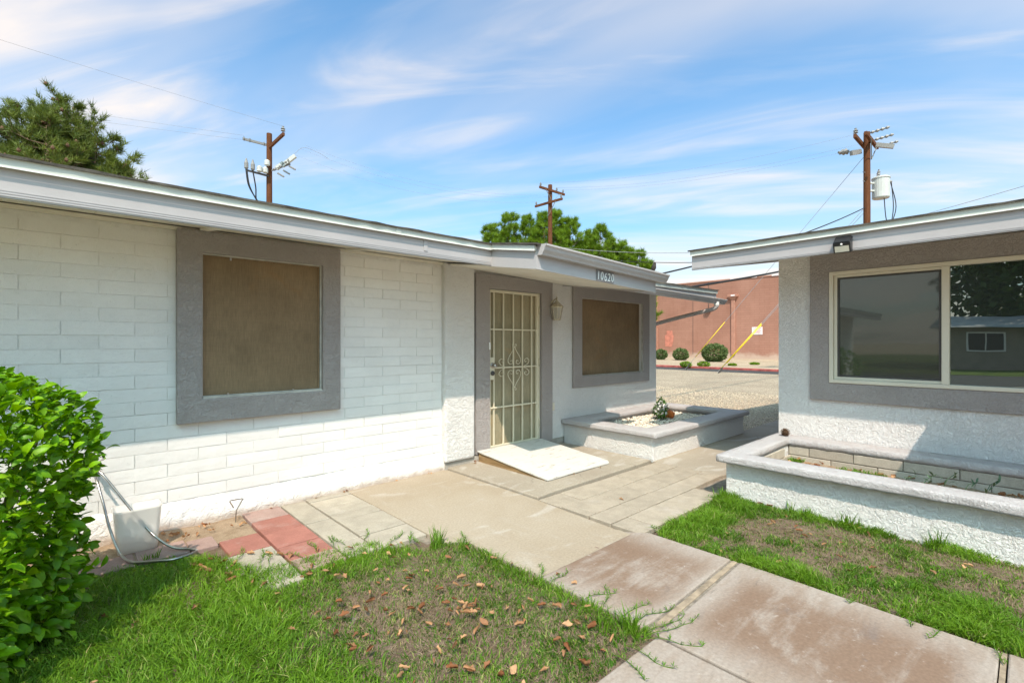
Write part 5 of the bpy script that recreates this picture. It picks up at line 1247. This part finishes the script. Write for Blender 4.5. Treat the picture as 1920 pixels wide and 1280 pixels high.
def pine_tree(label, loc, leaders, mat, n_limb, seed, tuft=.42, group=None, cones=0, per=20, sub=5, shape=None, depth=5.5):
    # leaders: (x, y, H, r) of each upright stem; limbs ring every stem over its top `depth` metres
    rr = random.Random(seed); t_ = thing('pine_tree', label, 'tree', loc, group); b0 = Vector(loc); tk = MB(); limb = MB(); pts = []; cn = []
    for (lx, ly, H, crown_r) in leaders:
        b = Vector((lx, ly, 0)); fork = b0 + Vector((0, 0, H * .35))
        tk.tube([b0, fork, b.lerp(b0, .25) + Vector((0, 0, H * .6)), b + Vector((0, 0, H * .97))], [H * .019, H * .015, H * .010, .02], 8)
        for i in range(n_limb):
            f = (i + rr.random()) / n_limb; z = (H - depth) + depth * .99 * f; rmax = crown_r * shape(f) * rr.uniform(.45, 1.2)
            a = i * 2.4 + rr.uniform(-.5, .5); s0 = b + Vector((0, 0, z - rmax * .3)); up = rmax * rr.uniform(.15, .75)
            e = s0 + Vector((math.cos(a) * rmax, math.sin(a) * rmax, up)); mid = s0.lerp(e, .5) + Vector((0, 0, -.08 * rmax))
            if rmax > .2: limb.tube([s0, mid, e], [.015 + .022 * rmax, .010 + .01 * rmax, .006], 5, False)
            pts.append((tuple(e), tuple((e - mid).normalized())))
            for q in range(sub):
                t = rr.uniform(.35, 1.0); p0 = s0.lerp(mid, t * 2) if t < .5 else mid.lerp(e, t * 2 - 1); a2 = a + rr.choice((-1, 1)) * rr.uniform(.3, 1.3); l2 = max(.16, rmax * rr.uniform(.14, .40))
                p1 = p0 + Vector((math.cos(a2) * l2, math.sin(a2) * l2, l2 * rr.uniform(.4, 1.7)))
                if l2 > .2: limb.tube([p0, p1], [.012, .005], 4, False)
                for w in range(2): pts.append((tuple(p0.lerp(p1, .6 + .4 * w) + Vector((rr.gauss(0, .05), rr.gauss(0, .05), rr.gauss(0, .05)))), tuple((p1 - p0).normalized())))
                if cones and rr.random() < .14: cn.append(p1 + Vector((rr.gauss(0, .1), rr.gauss(0, .1), rr.gauss(0, .06))))
    tk.build('trunk', 'bark', t_, smooth=True); limb.build('limbs', 'bark', t_)
    needles(pts, per, tuft, tuft * .085, mat, 'crown', t_)
    if cn:
        m = MB()
        for p in cn: m.lathe([(.02, -.10), (.08, -.04), (.07, .03), (.01, .11)], p, 7)
        o = m.build('cones', 'cone', t_); o['kind'] = 'stuff'
    return t_
dome = lambda f: math.sin(math.pi * (.22 + .74 * f)) ** .7
spire = lambda f: (1 - f) ** .55 * .95 + .10
pine_tree('tall spreading pine full of brown cones above the left roof', (-.2, 32.9, 0), [(.15, 32.5, 13.3, 1.7), (-1.5, 33.4, 12.6, 2.0), (1.2, 31.9, 11.6, 1.9), (-.6, 31.2, 11.9, 1.7), (.3, 34, 12.0, 1.8), (-3.4, 34.6, 12.4, 2.0), (1.9, 31.3, 10.3, 1.3)], 'pine', 42, 3, .38, None, 1, 22, 6, dome, 4.2)
pine_tree('leftmost bright green pine with three tops behind the entry roof', (28.24, 31.10, 0), [(27.22, 32.04, 11.55, 1.3), (28.37, 30.97, 12.53, 1.5), (29.53, 29.9, 12.25, 1.5), (27.83, 31.48, 10.81, 1.3)], 'pine_bright', 46, 30, .40, 'pines behind the houses', 0, 22, 6, spire, 5.0)
pine_tree('tallest bright green pine directly behind the double crossarm pole', (31.24, 28.31, 0), [(30.55, 28.95, 12.57, 1.5), (31.4, 28.16, 12.76, 1.5), (32.32, 27.31, 12.11, 1.5), (30.07, 29.39, 11.27, 1.3), (31.84, 27.75, 11.27, 1.3)], 'pine_bright', 46, 31, .40, 'pines behind the houses', 0, 22, 6, spire, 5.0)
pine_tree('bright green pine with a pointed double top right of the crossarm pole', (33.59, 26.13, 0), [(33.54, 26.17, 10.99, 1.2), (34.22, 25.54, 11.46, 1.5), (33.0, 26.68, 9.88, 1.3)], 'pine_bright', 46, 32, .40, 'pines behind the houses', 0, 22, 6, spire, 5.0)
pine_tree('shorter bright green pine right of the pointed double top', (35.18, 24.66, 0), [(34.84, 24.97, 10.25, 1.1), (35.52, 24.34, 10.02, 1.2)], 'pine_bright', 46, 33, .40, 'pines behind the houses', 0, 22, 6, spire, 5.0)
pine_tree('lowest rightmost bright green pine above the entry gutter', (36.69, 23.24, 0), [(36.09, 23.8, 9.42, 1.0), (36.71, 23.23, 9.32, 1.1), (37.28, 22.7, 8.3, 0.8)], 'pine_bright', 46, 34, .40, 'pines behind the houses', 0, 22, 6, spire, 5.0)
def leafy_ball(name, label, cat, loc, rx, rz, n, s, mat, group=None, lumps=.18, seed=1, trunk=None):
    t_ = thing(name, label, cat, loc, group); b = Vector(loc)
    d = rng.normal(0, 1, (n, 3)); d /= np.linalg.norm(d, axis=1, keepdims=True); q = 1 - np.abs(rng.normal(0, .13, n))
    lump = np.array([1 + lumps * (mnoise.noise(Vector(v) * 2.3 + Vector((seed, 0, 0))) + .6 * mnoise.noise(Vector(v) * 6 + Vector((0, seed, 0)))) for v in d]); q = q * lump
    C = np.stack([d[:, 0] * rx * q, d[:, 1] * rx * q, np.maximum(d[:, 2] * rz * q, -rz * .93)], 1) + np.array([b.x, b.y, b.z + (trunk or 0) + rz * .93])
    a = rng.normal(0, 1, (n, 3)); a = a * .6 + d; a /= np.linalg.norm(a, axis=1, keepdims=True); e = np.cross(a, rng.normal(0, 1, (n, 3))); e /= np.linalg.norm(e, axis=1, keepdims=True) + 1e-6
    L_ = s * rng.uniform(.6, 1.3, (n, 1)); V = np.stack([C - e * L_ * .3, C + a * L_ * .5, C + e * L_ * .3, C - a * L_ * .5], 1).reshape(-1, 3)
    raw_mesh('foliage' if not trunk else 'crown', V, np.arange(4 * n).reshape(-1, 4), mat, np.repeat(rng.random(n), 4), t_)
    m = MB()
    for k_ in range(5):
        an = k_ * 1.3; m.tube([b, b + Vector((math.cos(an) * rx * .3, math.sin(an) * rx * .3, (trunk or 0) + rz))], [.03 + (trunk or 0) * .04, .012], 5)
    m.build('trunk' if trunk else 'stem', 'bark', t_); return t_
leafy_ball('round_bush', 'small round bush at the left foot of the salmon wall', 'bush', (36.9, 21.3, 0), .54, .46, 2200, .12, 'bush', 'bushes along the salmon wall', seed=1)
leafy_ball('round_bush', 'grey green round bush second from left at the salmon wall', 'bush', (36.9, 19.5, 0), .62, .50, 2400, .12, 'bush', 'bushes along the salmon wall', seed=2)
leafy_ball('round_bush', 'largest round bush behind the yellow guy guard', 'bush', (35.8, 16.2, 0), .92, .70, 4200, .13, 'bush', 'bushes along the salmon wall', seed=3)
for i, (x, y, r, lab) in enumerate(((26.9, 13.9, .34, 'left low green clump by the red kerb'), (27.7, 13.2, .36, 'right low green clump by the red kerb'), (30.5, 12.7, .25, 'tiny green weed clump near the yellow guards'), (33, 12.3, .3, 'low weed clump below the white sign'))):
    leafy_ball('low_clump', lab, 'bush', (x, y, 0), r, .17 if i < 2 else .08, 900, .08, 'pine_bright', 'low clumps by the alley', seed=5 + i)

# ------------------------------------------------------------------ salmon building
sb = thing('salmon_building', 'long flat roofed salmon block building across the alley', 'building', (48, 0, 0))
MB().box(44, 60, -35, 26.6, -.1, 7.05).build('wall', 'salmon', sb)
cop = MB().box(43.95, 60.05, -35.05, 26.65, 7.053, 7.17).build('coping', 'salmon_trim', sb)
for y in (17.6, 16.2, 14.1, 12.0): MB().box(43.935, 43.949, y, y + .9, 7.06, 7.15).build('bare_patch', 'sign_white', cop)
def conductor(y, zt_, w):
    d = MB().box(43.86, 43.995, y - .17, y + .17, .35, zt_ - .3).build('downspout', 'salmon_trim', sb, bevel=.02)
    MB().hexa([(43.84, y - .17, zt_ - .3), (43.995, y - .17, zt_ - .3), (43.995, y + .17, zt_ - .3), (43.84, y + .17, zt_ - .3), (43.7, y - w, zt_ - .02), (43.995, y - w, zt_ - .02), (43.995, y + w, zt_ - .02), (43.7, y + w, zt_ - .02)]).build('conductor_head', 'salmon_trim', d)
    MB().box(43.69, 43.995, y - w - .01, y + w + .01, zt_ - .018, zt_ + .20).build('head_rim', 'salmon_trim', d)
    MB().box(43.67, 43.689, y - w * .55, y + w * .3, zt_ + .02, zt_ + .14).build('overflow_slot', 'sign_white', d)
conductor(18.2, 5.55, .42)
MB().box(43.84, 43.995, 25.7, 26.05, .02, 6.0).build('downspout', 'salmon_trim', sb, bevel=.02)
wl = MB().box(43.72, 43.995, 20.25, 20.72, 4.28, 4.58).build('wall_light', 'darkmetal', sb, bevel=.04); MB().box(43.705, 43.719, 20.3, 20.67, 4.31, 4.50).build('lens', 'glass', wl)
MB().tube([(43.97, 20.49, 4.58), (43.97, 20.49, 7.04)], .02, 6).build('conduit', 'darkmetal', sb)
sg = MB().box(43.97, 43.995, 15.75, 16.62, 2.12, 2.78).build('wall_sign', 'sign_white', sb)
for i in range(5): MB().box(43.962, 43.969, 15.86 + .06 * (i % 2), 16.50 - .05 * ((i * 2) % 3), 2.22 + i * .11, 2.255 + i * .11).build('print_line', 'sign_red', sg)
pp = [(24.2, 1.0), (24.9, 1.05), (24.95, 2.15), (24.75, 2.2), (24.75, 2.6), (24.15, 2.6), (24.1, 2.2), (24.0, 2.05), (24.05, 1.5)]
n = len(pp); MB().add([(43.985, y, z) for y, z in pp] + [(43.996, y, z) for y, z in pp], [tuple(range(n)), tuple(range(2 * n - 1, n - 1, -1))] + [(i, n + i, n + (i + 1) % n, (i + 1) % n) for i in range(n)]).build('paint_patch', 'salmon_patch', sb)
for y in (22.0, 13.2): MB().box(43.985, 43.998, y, y + .03, .3, 6.9).build('control_joint', 'darkmetal', sb)

# ------------------------------------------------------------------ utility poles and wires
def insul(m, p, h=.22, r=.07, axis=(0, 0, 1)): m.lathe([(.02, 0), (.025, h * .25), (r, h * .3), (r * .55, h * .5), (r, h * .62), (r * .4, h * .8), (r * .5, h), (.01, h * 1.02)], p, 8, axis)
def pole(label, loc, H, r0, r1):
    t_ = thing('utility_pole', label, 'utility pole', loc); b = Vector(loc); n = 14
    MB().tube([b + Vector((0, 0, H * i / n)) for i in range(n + 1)], [r0 + (r1 - r0) * i / n for i in range(n + 1)], 12).build('pole', 'pole_wood', t_, smooth=False); return t_, b
p1, b1 = pole('wooden utility pole with cutouts and cables above the left roof', (8.73, 30.1, 0), 13.55, .19, .145)
MB().bar(b1 + Vector((0, .3, 12.75)), b1 + Vector((0, -2.5, 12.75)), .12, .16).build('crossarm', 'pole_wood', p1)
for y in (-2.4,): m = MB(); insul(m, b1 + Vector((0, y, 12.83)), .36, .12); m.build('insulator', 'insulator', p1)
MB().bar(b1 + Vector((-1.3, .1, 12.9)), b1 + Vector((-.1, .1, 12.9)), .10, .12).build('steel_bracket', 'insulator', p1)
for x in (-1.3, -1.0, -.25): m = MB(); insul(m, b1 + Vector((x, .1, 12.8)), .22, .08); m.build('insulator', 'insulator', p1)
for i, (dx, dy, dz) in enumerate(((.28, -.38, 11.50), (.52, -.62, 11.65), (.76, -.86, 11.90))):
    a = b1 + Vector((dx, dy, dz)); 
    sw = MB(); sw.bar(a, a + Vector((.30, -.3, .32)), .14, .22); sw.build('cutout_switch', 'transformer', p1)
    MB().tube([a + Vector((.05, 0, -.25)), a + Vector((.35, -.2, -.45))], .05, 6).build('fuse_tube', 'insulator', p1)
    m = MB(); insul(m, a + Vector((-.25, .1, -.15)), .5, .10, (.5, -.2, .3)); m.build('insulator', 'insulator', p1)
MB().bar(b1 + Vector((.1, -.2, 11.4)), b1 + Vector((.85, -.95, 11.75)), .07, .07).build('brace', 'darkmetal', p1)
MB().bar(b1 + Vector((-1.3, -.3, 11.05)), b1 + Vector((0, -.1, 11.05)), .07, .10).build('side_bracket', 'darkmetal', p1)
for dx, dz in ((-1.28, 11.1), (-.95, 11.1)): MB().lathe([(.05, 0), (.11, .08), (.11, .35), (.06, .5), (.03, .62)], b1 + Vector((dx, -.3, dz)), 10).build('pothead', 'insulator', p1)
for dx, dz in ((-.60, 11.1), (-.30, 11.1), (-.20, 11.55)): MB().lathe([(.06, 0), (.15, .05), (.15, .28), (.06, .36)], b1 + Vector((dx, -.3, dz)), 10).build('arrester', 'transformer', p1)
for dx, sag in ((-1.30, .9), (-1.26, .6), (-.95, .2)):
    MB().tube(curve([b1 + Vector((dx, -.3, 11.1)), b1 + Vector((dx + .15, -.3, 10.2)), b1 + Vector((-.75 + .1 * sag, -.28, 9.4)), b1 + Vector((-.2, -.25, 8.75)), b1 + Vector((-.12, -.22, 8.3))], 24), .035, 6).build('riser_cable', 'cable', p1, smooth=True)
MB().tube([b1 + Vector((-.05, -.24, 0)), b1 + Vector((-.05, -.24, 8.65))], .11, 10).build('conduit', 'pvc', p1)
MB().tube(curve([b1 + Vector((1.0, -1.0, 12.3)), b1 + Vector((1.5, -1.2, 12.8)), b1 + Vector((2.3, -1.3, 12.7)), b1 + Vector((2.9, -1.4, 12.45))], 16), .010, 5).build('jumper', 'wire', p1)
p2, b2 = pole('brown utility pole with two crossarms set at right angles', (24.35, 22.4, 0), 12.2, .17, .14)
MB().bar(b2 + Vector((-1.25, -.2, 11.75)), b2 + Vector((1.25, -.2, 11.75)), .11, .14).build('crossarm', 'pole_wood', p2)
MB().bar(b2 + Vector((-.18, -1.25, 10.95)), b2 + Vector((-.18, 1.25, 10.95)), .11, .14).build('crossarm', 'pole_wood', p2)
for p in ((-1.15, -.2, 11.82), (.45, -.2, 11.82), (1.1, -.2, 11.82), (-.18, -1.15, 11.02), (-.18, 1.15, 11.02)): m = MB(); insul(m, b2 + Vector(p), .24, .08); m.build('insulator', 'insulator', p2)
for a, c in (((-.7, -.26, 11.7), (-.02, -.2, 11.0)), ((.7, -.26, 11.7), (.02, -.2, 11.0)), ((-.24, -.7, 10.9), (-.18, -.02, 10.1))): MB().bar(b2 + Vector(a), b2 + Vector(c), .04, .02).build('arm_brace', 'insulator', p2)
p3, b3 = pole('utility pole carrying a grey transformer above the right house roof', (26.2, 5.0, 0), 10.8, .15, .125)
for dy in (-.19, .19): MB().bar(b3 + Vector((-1.25, dy, 10.35)), b3 + Vector((1.05, dy, 10.35)), .11, .15).build('crossarm', 'pole_wood', p3)
m = MB(); insul(m, b3 + Vector((-1.1, .19, 10.43)), .28, .10); m.build('insulator', 'insulator', p3)
for x, dz in ((-1.0, .06), (-.15, 0), (.9, 0)):
    m = MB(); a = b3 + Vector((x, -.3, 10.33 + dz)); m.tube([a + Vector((0, -.085 * q, .005 * q)) for q in range(9)], [.02, .07, .03, .075, .03, .075, .03, .07, .02], 8); m.build('strain_insulator', 'insulator', p3)
for x in (-.75, -.55): m = MB(); insul(m, b3 + Vector((x, .5, 9.95)), .5, .11, (-.7, .6, -.2)); m.build('strain_insulator', 'insulator', p3)
MB().bar(b3 + Vector((-.9, .4, 9.75)), b3 + Vector((-.2, .2, 9.95)), .12, .2).build('cutout_switch', 'insulator', p3)
MB().bar(b3 + Vector((.15, -.3, 10.2)), b3 + Vector((.35, -.9, 10.0)), .12, .18).build('cutout_switch', 'insulator', p3)
for a, c in (((-.6, -.27, 10.3), (0, -.16, 9.55)), ((.6, -.27, 10.3), (.0, -.16, 9.55))): MB().bar(b3 + Vector(a), b3 + Vector(c), .04, .02).build('arm_brace', 'insulator', p3)
tc_ = b3 + Vector((.46, -.42, 8.32))
tr = MB().lathe([(.02, -.48), (.30, -.46), (.325, -.42), (.325, .40), (.35, .41), (.35, .45), (.30, .49), (.05, .52)], tc_, 22).build('transformer', 'transformer', p3, smooth=False)
for dx, dy in ((-.12, .05), (.12, .12)): m = MB(); insul(m, tc_ + Vector((dx, dy, .5)), .32, .07); m.build('bushing', 'insulator', tr)
for dz in (-.12, .22): MB().bar(b3 + Vector((.08, -.08, 8.32 + dz)), tc_ + Vector((-.2, .18, dz)), .1, .07).build('mount_bracket', 'transformer', tr)
MB().lathe([(.05, 0), (.06, .08), (.03, .12)], tc_ + Vector((.2, -.26, .28)), 8, (.6, -.75, 0)).build('secondary_bushing', 'insulator', tr)
jx = b3 + Vector((.55, -.62, 6.05))
for q, off in enumerate(((.26, -.30, .28), (.22, -.34, .22), (0, -.12, -.47))):
    a = tc_ + Vector(off); MB().tube(curve([a, a.lerp(jx, .4) + Vector((.18 - .09 * q, -.22 + .1 * q, -.1)), a.lerp(jx, .8) + Vector((.06, -.08, 0)), jx], 18), .018, 6).build('drop_lead', 'cable', p3, smooth=True)
for z in (9.0, 8.6): MB().tube([b3 + Vector((-.28, .1, z)), b3 + Vector((-.05, .02, z))], .014, 5).build('step_bolt', 'insulator', p3)
def wire(label, a, b, sag, r, mat='wire', n=22, group=None):
    a, b = Vector(a), Vector(b); m = MB(); m.tube([a.lerp(b, i / n) - Vector((0, 0, 4 * sag * (i / n) * (1 - i / n))) for i in range(n + 1)], r, 5); o = m.build('overhead_wire', mat, None, smooth=True)
    return tag(o, label, 'wire', group)
pv = lambda b, *d: tuple(b + Vector(d))
wire('black service cable rising to the transformer pole behind the right roof', (9.6, 6.3, 2.9), pv(b3, -.1, .05, 7.45), .25, .022, 'cable')
wire('thick black cable between the eaves in front of the salmon wall', (8.46, 5.5, 2.42), pv(b3, -.13, .05, 5.5), .12, .030, 'cable')
wire('black cable running right from the transformer pole', tuple(jx), (21.5, -9.0, 8.2), .35, .026, 'cable')
wire('second thin wire beside the black cable at right', pv(b3, .1, -.1, 6.5), (22.0, -9.0, 8.45), .2, .010)
GT = 'thin high wires between poles'
for dx in (-1.1, .45, 1.1): wire('thin high wire strung between the utility poles', pv(b2, dx, -.2, 12.06), pv(b3, dx * .9, .4, 10.5), .5, .004, group=GT)
for dz, y in ((0, -1.15), (0, 1.15), (.1, 0)): wire('thin high wire strung between the utility poles', pv(b2, -.18, y, 11.25 + dz), pv(b1, 1.3, -1.2 + y * .8, 12.6 + dz), .9, .004, group=GT)
wire('thin high wire crossing over the left pine', pv(b1, -1.3, .1, 13.1), (-40, 41, 13.5), .8, .005)
wire('upper thin wire crossing over the left pine', pv(b1, 0, -2.4, 13.2), (-45, 24, 15.5), .9, .005)
wire('lowest thin wire crossing in front of the left pine', pv(b1, -1.0, .1, 12.9), (-38, 40, 12.4), .8, .005)
wire('thin cable passing low on the left pole above the roof', (-25, 34, 9.0), pv(b1, -.1, -.1, 8.75), .5, .014, 'cable')
wire('thin cable dropping right from the left pole', pv(b1, .1, -.1, 8.8), (24.2, 22.3, 6.2), .7, .014, 'cable')
wire('pale wire running in front of the pines to the right', pv(b2, .1, -.1, 8.0), pv(b3, -.1, .1, 6.0), .5, .014)
wire('dark wire running in front of the pines to the right', pv(b2, .1, -.1, 7.5), pv(b3, -.1, .1, 5.6), .6, .02, 'cable')
def guy(label, anc, top, g0, g1):
    anc, top = Vector(anc), Vector(top); t_ = thing('guy_wire', label, 'guy wire', anc)
    MB().tube([anc, top], .011, 5).build('strand', 'wire', t_); MB().tube([anc.lerp(top, g0), anc.lerp(top, g1)], .019, 8).build('guard', 'yellow', t_, smooth=True)
    MB().tube([anc - Vector((0, 0, .1)), anc.lerp(top, .03)], .03, 6).build('anchor_rod', 'darkmetal', t_)
    q = anc.lerp(top, .62); MB().tube([q, anc.lerp(top, .645)], .045, 8).build('strain_insulator', 'sign_white', t_)
guy('yellow guarded guy wire leaning in front of the largest round bush', (24.9, 12.9, 0), pv(b3, -.1, .1, 9.7), .07, .26)
guy('front of two crossing yellow guarded guy wires', (23.4, 10.45, 0), pv(b3, -.1, .1, 7.4), .02, .32)
guy('rear of two crossing yellow guarded guy wires', (24.0, 10.65, 0), pv(b3, -.1, .12, 7.2), .06, .32)

# ------------------------------------------------------------------ street side behind the viewer (seen mirrored in the window)
oh = thing('opposite_house', 'low tan house with grey roof across the street, mirrored in the window', 'house', (-25, 0, 0))
MB().box(-29, -24.5, -16, 3.2, -.06, 2.35).build('wall', 'tan_wall', oh)
MB().hexa([(-23.6, -16.8, 2.3), (-29.9, -16.8, 2.3), (-29.9, 4.0, 2.3), (-23.6, 4.0, 2.3), (-26.3, -16.6, 3.0), (-27.2, -16.6, 3.0), (-27.2, 3.8, 3.0), (-26.3, 3.8, 3.0)]).build('roof', 'roof_grey', oh)
for y in (-1.6, -4.2, -8, 1.0):
    w_ = MB().box(-24.49, -24.42, y, y + 1.5, .95, 2.0).build('window', 'white_paint', oh); MB().box(-24.415, -24.40, y + .08, y + .72, 1.03, 1.92).build('pane', 'black', w_); MB().box(-24.415, -24.40, y + .78, y + 1.42, 1.03, 1.92).build('pane', 'black', w_)
leafy_ball('street_tree', 'large leafy tree mirrored in the clear window pane', 'tree', (-33, -3.0, 0), 6.8, 5.2, 14000, .55, 'tree_leaf', None, .35, 3, 1.4)
leafy_ball('street_tree', 'second dark leafy tree mirrored beside the first', 'tree', (-34, -13, 0), 5.0, 4.5, 7000, .55, 'tree_leaf', None, .35, 4, 3.0)
def palm(loc, H, lab):
    t_ = thing('palm_tree', lab, 'palm tree', loc); b = Vector(loc); MB().tube([b, b + Vector((.1, 0, H * .5)), b + Vector((0, 0, H))], [.18, .14, .11], 8).build('trunk', 'bark', t_)
    V = []; F = []
    for k_ in range(26):
        a = k_ * 2.4; up = 1 - 1.5 * k_ / 26; d = Vector((math.cos(a), math.sin(a), up)).normalized(); c_ = b + Vector((0, 0, H)); 
        for q in range(9):
            sd = Vector((-math.sin(a), math.cos(a), 0)); t0 = c_ + d * .6; e = t0 + (d * .9 + sd * (q - 4) * .18).normalized() * .9 - Vector((0, 0, .1 * abs(q - 4))); s_ = d.cross(sd) * .0 + sd * .03
            n = len(V); V += [t0 - s_, t0 + s_, e]; F.append((n, n + 1, n + 2))
    raw_mesh('crown', [tuple(v) for v in V], F, 'tree_leaf', np.random.default_rng(3).random(len(V)), t_)
palm((-62, 20, 0), 10.5, 'slender palm mirrored in the screened pane'); palm((-66, 24, 0), 11.5, 'taller palm mirrored in the screened pane')
